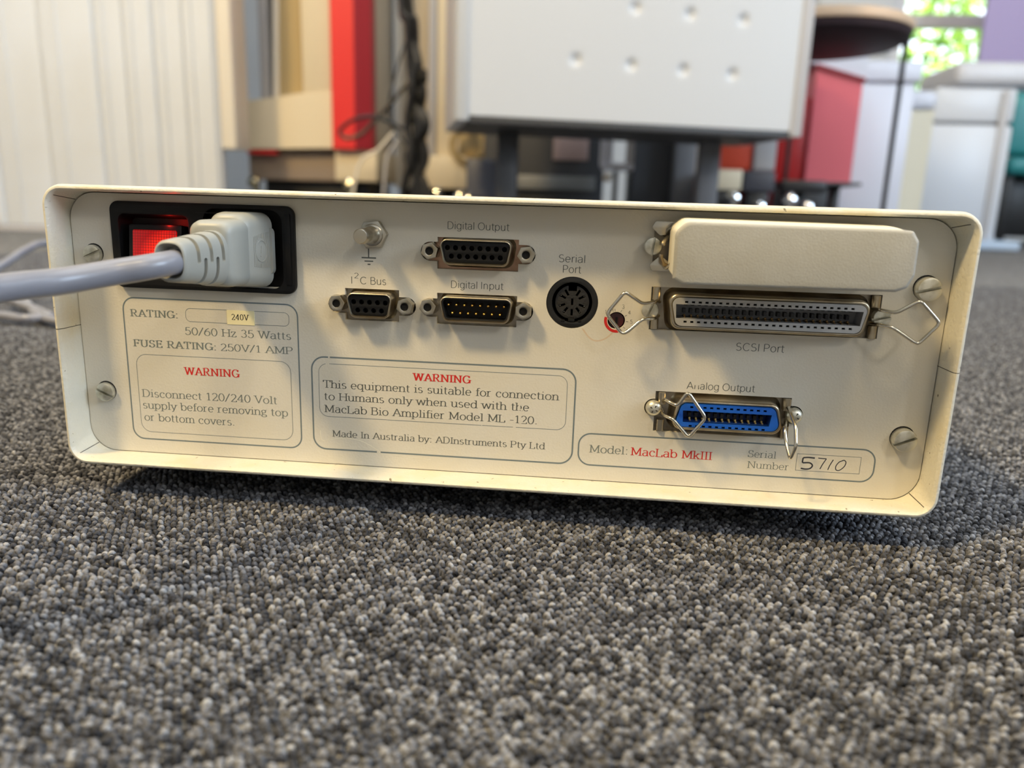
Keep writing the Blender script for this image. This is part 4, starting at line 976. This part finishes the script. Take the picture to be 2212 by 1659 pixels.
link('pedestal', bbox(-190, -150, 1300, 1350, 0, 251, 6), M_dgrey, wc)

def simple(name, label, cat, parts, loc, group=None):
    t = thing(name, label, cat, loc, group)
    for pn, vf, m in parts: link(pn, vf, m, t)
    return t
simple('grey_console', 'dark grey console with a pinkish label, behind the white cabinet', 'console', [
    ('console_body', bbox(-285, 30, 1800, 2200, 60, 460, 6), M_dgrey), ('label_plate', bbox(-103, -12, 1794, 1802, 226, 280, 2), M_label),
    ('lower_ledge', bbox(-215, 10, 1780, 1802, 150, 186, 4), mat('ledge_grey', (128, 130, 130), .5)), ('console_plinth', bbox(-270, 15, 1830, 2180, 0, 62, 3), M_black)], (-120, 2000, 0))
simple('low_grey_box', 'small slate grey box left of the dark console', 'box', [('box_body', bbox(-282, -196, 1500, 1640, 120, 206, 5), mat('slate', (84, 86, 96), .5)), ('box_stand', bbox(-270, -208, 1520, 1630, 0, 120, 4), M_lgrey)], (-240, 1570, 0))
simple('white_bracket', 'white two-pronged bracket in front of the dark console', 'bracket', [
    ('prong', bbox(17, 48, 1690, 1715, 205, 330, 5), M_wwhite), ('prong', bbox(80, 100, 1690, 1715, 205, 330, 5), M_lgrey), ('crossbar', bbox(22, 100, 1680, 1715, 198, 216, 5), M_wwhite),
    ('bracket_stem', lathe([(14, 0), (14, 10), (6, 14), (6, 200)], (58, 1700, 0), 16, 'z'), M_black), ('bracket_knob', lathe([(2, -12), (9, -8), (12, 0), (2, 2)], (38, 1690, 182), 16), M_beigel)], (58, 1700, 0))
simple('grey_cabinet', 'mid grey cabinet in the gap under the white cabinet', 'cabinet', [('cabinet_body', bbox(105, 222, 1860, 2200, 40, 440, 6), M_dgrey), ('cabinet_side', bbox(210, 262, 1800, 2200, 40, 440, 6), M_mgrey), ('cabinet_foot', bbox(120, 250, 1870, 2180, 0, 42, 3), M_black)], (180, 2000, 0))
simple('orange_machine', 'orange red machine seen under the white cabinet', 'machine', [('orange_panel', bbox(300, 412, 1850, 2100, 215, 460, 6), M_orange), ('white_panel', bbox(414, 470, 1840, 2100, 215, 460, 6), M_lgrey), ('base_panel', bbox(290, 480, 1870, 2100, 60, 216, 5), M_redd),
    ('machine_foot', bbox(310, 460, 1890, 2080, 0, 62, 4), M_black)], (380, 1980, 0))
simple('beige_box', 'small beige box in front of the orange machine', 'box', [('box_body', bbox(272, 362, 1690, 1780, 160, 208, 4), M_beige), ('box_stand', bbox(285, 350, 1700, 1770, 0, 160, 4), M_black)], (315, 1735, 0))
simple('charcoal_box', 'charcoal box right of the small beige box', 'box', [('box_body', bbox(366, 440, 1690, 1790, 158, 206, 4), mat('charcoal', (66, 66, 74), .5)), ('box_stand', bbox(376, 430, 1700, 1780, 0, 158, 4), M_black)], (400, 1740, 0))
simple('red_cabinet', 'faded red cabinet with a pale slanted top, right of the white cabinet', 'cabinet', [
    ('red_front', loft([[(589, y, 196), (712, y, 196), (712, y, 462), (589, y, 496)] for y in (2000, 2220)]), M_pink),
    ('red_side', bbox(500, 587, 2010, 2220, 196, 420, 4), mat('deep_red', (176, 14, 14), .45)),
    ('top_edge', loft([[(585, y, 494), (716, y, 460), (716, y, 468), (585, y, 503)] for y in (1990, 2230)]), M_redd),
    ('slanted_top', loft([[(560, y, 512), (722, y, 468), (722, y, 560), (560, y, 560)] for y in (2010, 2230)]), M_wwhite),
    ('cabinet_plinth', bbox(520, 700, 2040, 2200, 0, 198, 5), M_black)], (610, 2150, 0))
tr = simple('black_tray', 'black tray table in front of the faded red cabinet', 'tray', [('tray_top', bbox(455, 642, 1690, 1850, 178, 186, 3), M_dgrey), ('tray_front', bbox(455, 560, 1685, 1720, 158, 188, 6), M_black), ('tray_leg', bbox(500, 530, 1750, 1780, 0, 180, 4), M_black), ('tray_leg', bbox(590, 612, 1750, 1780, 0, 180, 4), M_black)], (550, 1770, 0))
for x, y, z, lb in ((-408, 1800, 132, 'chrome ball foot at the base of the beige column'), (-318, 1640, 122, 'chrome ball foot left of the slate grey box'), (-268, 1470, 114, 'chrome ball foot just in front of the slate grey box'),
        (268, 1560, 130, 'chrome ball foot left of the beige box'), (342, 1668, 140, 'chrome ball foot in front of the beige box'), (404, 1668, 122, 'chrome ball foot in front of the charcoal box'), (470, 1650, 140, 'chrome ball foot left of the black tray'), (512, 1655, 124, 'chrome ball foot in front of the black tray')):
    tag(link('chrome_foot', join(lathe([(2, -16), (12, -11), (17, 0), (12, 11), (2, 16)], (x, y, z), 20), lathe([(7, 0), (7, z-8)], (x, y, 0), 12, 'z')), M_chrome), lb, 'foot', 'chrome ball feet')
simple('white_machine', 'tall cool white machine side between the red cabinet and the black pole', 'machine', [('machine_side', bbox(716, 950, 2260, 2700, 0, 500, 10), M_wwhite), ('top_slab', bbox(704, 960, 2250, 2720, 502, 560, 8), M_wwhite)], (850, 2450, 0))

# round table with a pale rim
tb = thing('round_table', 'round table with pale wood rim and dark underside on a black pole', 'table', (505, 1700, 0))
link('table_top', lathe([(192, 508), (198, 511), (200, 518), (198, 528), (192, 532)], (505, 1700, 0), 64, 'z'), M_wood, tb)
link('table_underside', lathe([(60, 478), (176, 486), (192, 496), (196, 509), (60, 509)], (505, 1700, 0), 64, 'z'), mat('underside_dark', (52, 40, 44), .6, spec=.2), tb)
link('table_leg', lathe([(6, 0), (6, 480), (9, 500), (9, 515)], (697, 1690, 0), 12, 'z'), M_black, tb)
link('table_leg', lathe([(6, 0), (6, 480), (9, 500), (9, 515)], (505, 1870, 0), 12, 'z'), M_black, tb)

simple('beige_stand', 'narrow beige stand beside the black table pole', 'stand', [('stand_body', loft([[(965, 2400, z), (1068, 2400, z), (1068, 2700, z), (965, 2700, z)] for z in (0, 440)]), mat('cream_stand', (216, 208, 186), .5)), ('rounded_head', bbox(970, 1072, 2390, 2700, 442, 500, 20, 4), M_wwhite), ('dark_strip', bbox(967, 985, 2388, 2400, 200, 300, 3), mat('brown_strip', (160, 130, 96), .5))], (1015, 2540, 0))
simple('white_bin_cabinet', 'white cabinet with a wide rounded pale grey lid near the lilac board', 'cabinet', [
    ('lower_body', bbox(1262, 1560, 2900, 3200, 30, 456, 14), mat('bin_white', (206, 210, 218), .35)), ('upper_body', bbox(1266, 1560, 2905, 3200, 466, 590, 14), mat('bin_white', (206, 210, 218), .35)), ('groove_band', bbox(1275, 1550, 2915, 3190, 450, 470), M_mgrey),
    ('rounded_lid', bbox(1318, 1620, 2880, 3230, 592, 680, 34, 5), mat('lid_grey', (206, 208, 216), .35)), ('side_channel', bbox(1502, 1530, 2894, 2902, 30, 580, 4), M_lgrey), ('cabinet_plinth', bbox(1240, 1640, 2860, 3230, -2, 32, 8), mat('plinth_blue', (182, 200, 222), .5))], (1415, 3050, 0))
simple('teal_chair', 'teal upholstered seat on a dark frame at the right edge', 'chair', [('seat_back', bbox(1735, 2100, 3300, 3420, 380, 640, 30, 4), M_teal), ('seat_cushion', bbox(1735, 2100, 3240, 3700, 300, 372, 28, 4), M_teal),
    ('seat_leg', bbox(1770, 1800, 3300, 3330, 0, 300, 5), M_black), ('seat_leg', bbox(2040, 2070, 3300, 3330, 0, 300, 5), M_black), ('dark_drawer', bbox(1750, 2090, 3380, 3660, 40, 296, 8), M_black)], (1900, 3450, 0))
tag(link('lilac_board', bbox(1930, 2900, 4100, 4130, 860, 2200, 6), M_lilac), 'large lilac display board beside the window', 'board')
simple('lilac_board_easel', 'pale metal stand under the lilac board', 'stand', [('easel_leg', bbox(1960, 1990, 4100, 4130, 0, 860, 3), M_lgrey), ('easel_leg', bbox(2830, 2860, 4100, 4130, 0, 860, 3), M_lgrey), ('easel_bar', bbox(1990, 2830, 4100, 4130, 60, 90, 3), M_lgrey)], (2400, 4115, 0))
nt_ = tag(link('wall_notice', bbox(1230, 1650, 4575, 4598, 1020, 1500, 3), mat('notice_white', (236, 238, 238), .6)), 'white notice board with a small red cross mark on the back wall', 'notice')
link('red_mark', join(bbox(1500, 1545, 4571, 4576, 1214, 1228), bbox(1515, 1530, 4570, 4576, 1198, 1244)), mat('mark_red', (190, 96, 80), .5), nt_)

# foliage outside the window
fr = random.Random(11)
tree = thing('garden_tree', 'sunlit green tree outside the window', 'tree', (2000, 6200, 0))
link('tree_trunk', tube([(2250, 6500, 0), (2230, 6480, 900), (2260, 6500, 2000)], [120, 95, 70], 12), mat('bark', (110, 96, 76), .8), tree)
V = []; F = []
for i in range(3800):
    th = fr.uniform(0, 2*PI); ph = math.acos(fr.uniform(-1, 1)); r = fr.uniform(.55, 1)
    c = Vector((2250+1300*r*math.sin(ph)*math.cos(th), 6500+800*r*math.sin(ph)*math.sin(th), 1350+1150*r*math.cos(ph)))
    a = Vector((fr.uniform(-1, 1), fr.uniform(-1, 1), fr.uniform(-1, 1))).normalized(); b = a.orthogonal().normalized(); s = fr.uniform(45, 95); n = len(V)
    V += [tuple(c-a*s), tuple(c-b*s*.45), tuple(c+a*s), tuple(c+b*s*.45)]; F.append((n, n+1, n+2, n+3))
lv = link('leaves', (V, F), M_grass, tree, smooth=False, fix=False); lv['kind'] = 'stuff'
gr = struct(link('ground_outside', bbox(-3000, 7000, 4730, 12000, -60, -20), mat('lawn', (120, 150, 70), .9)))
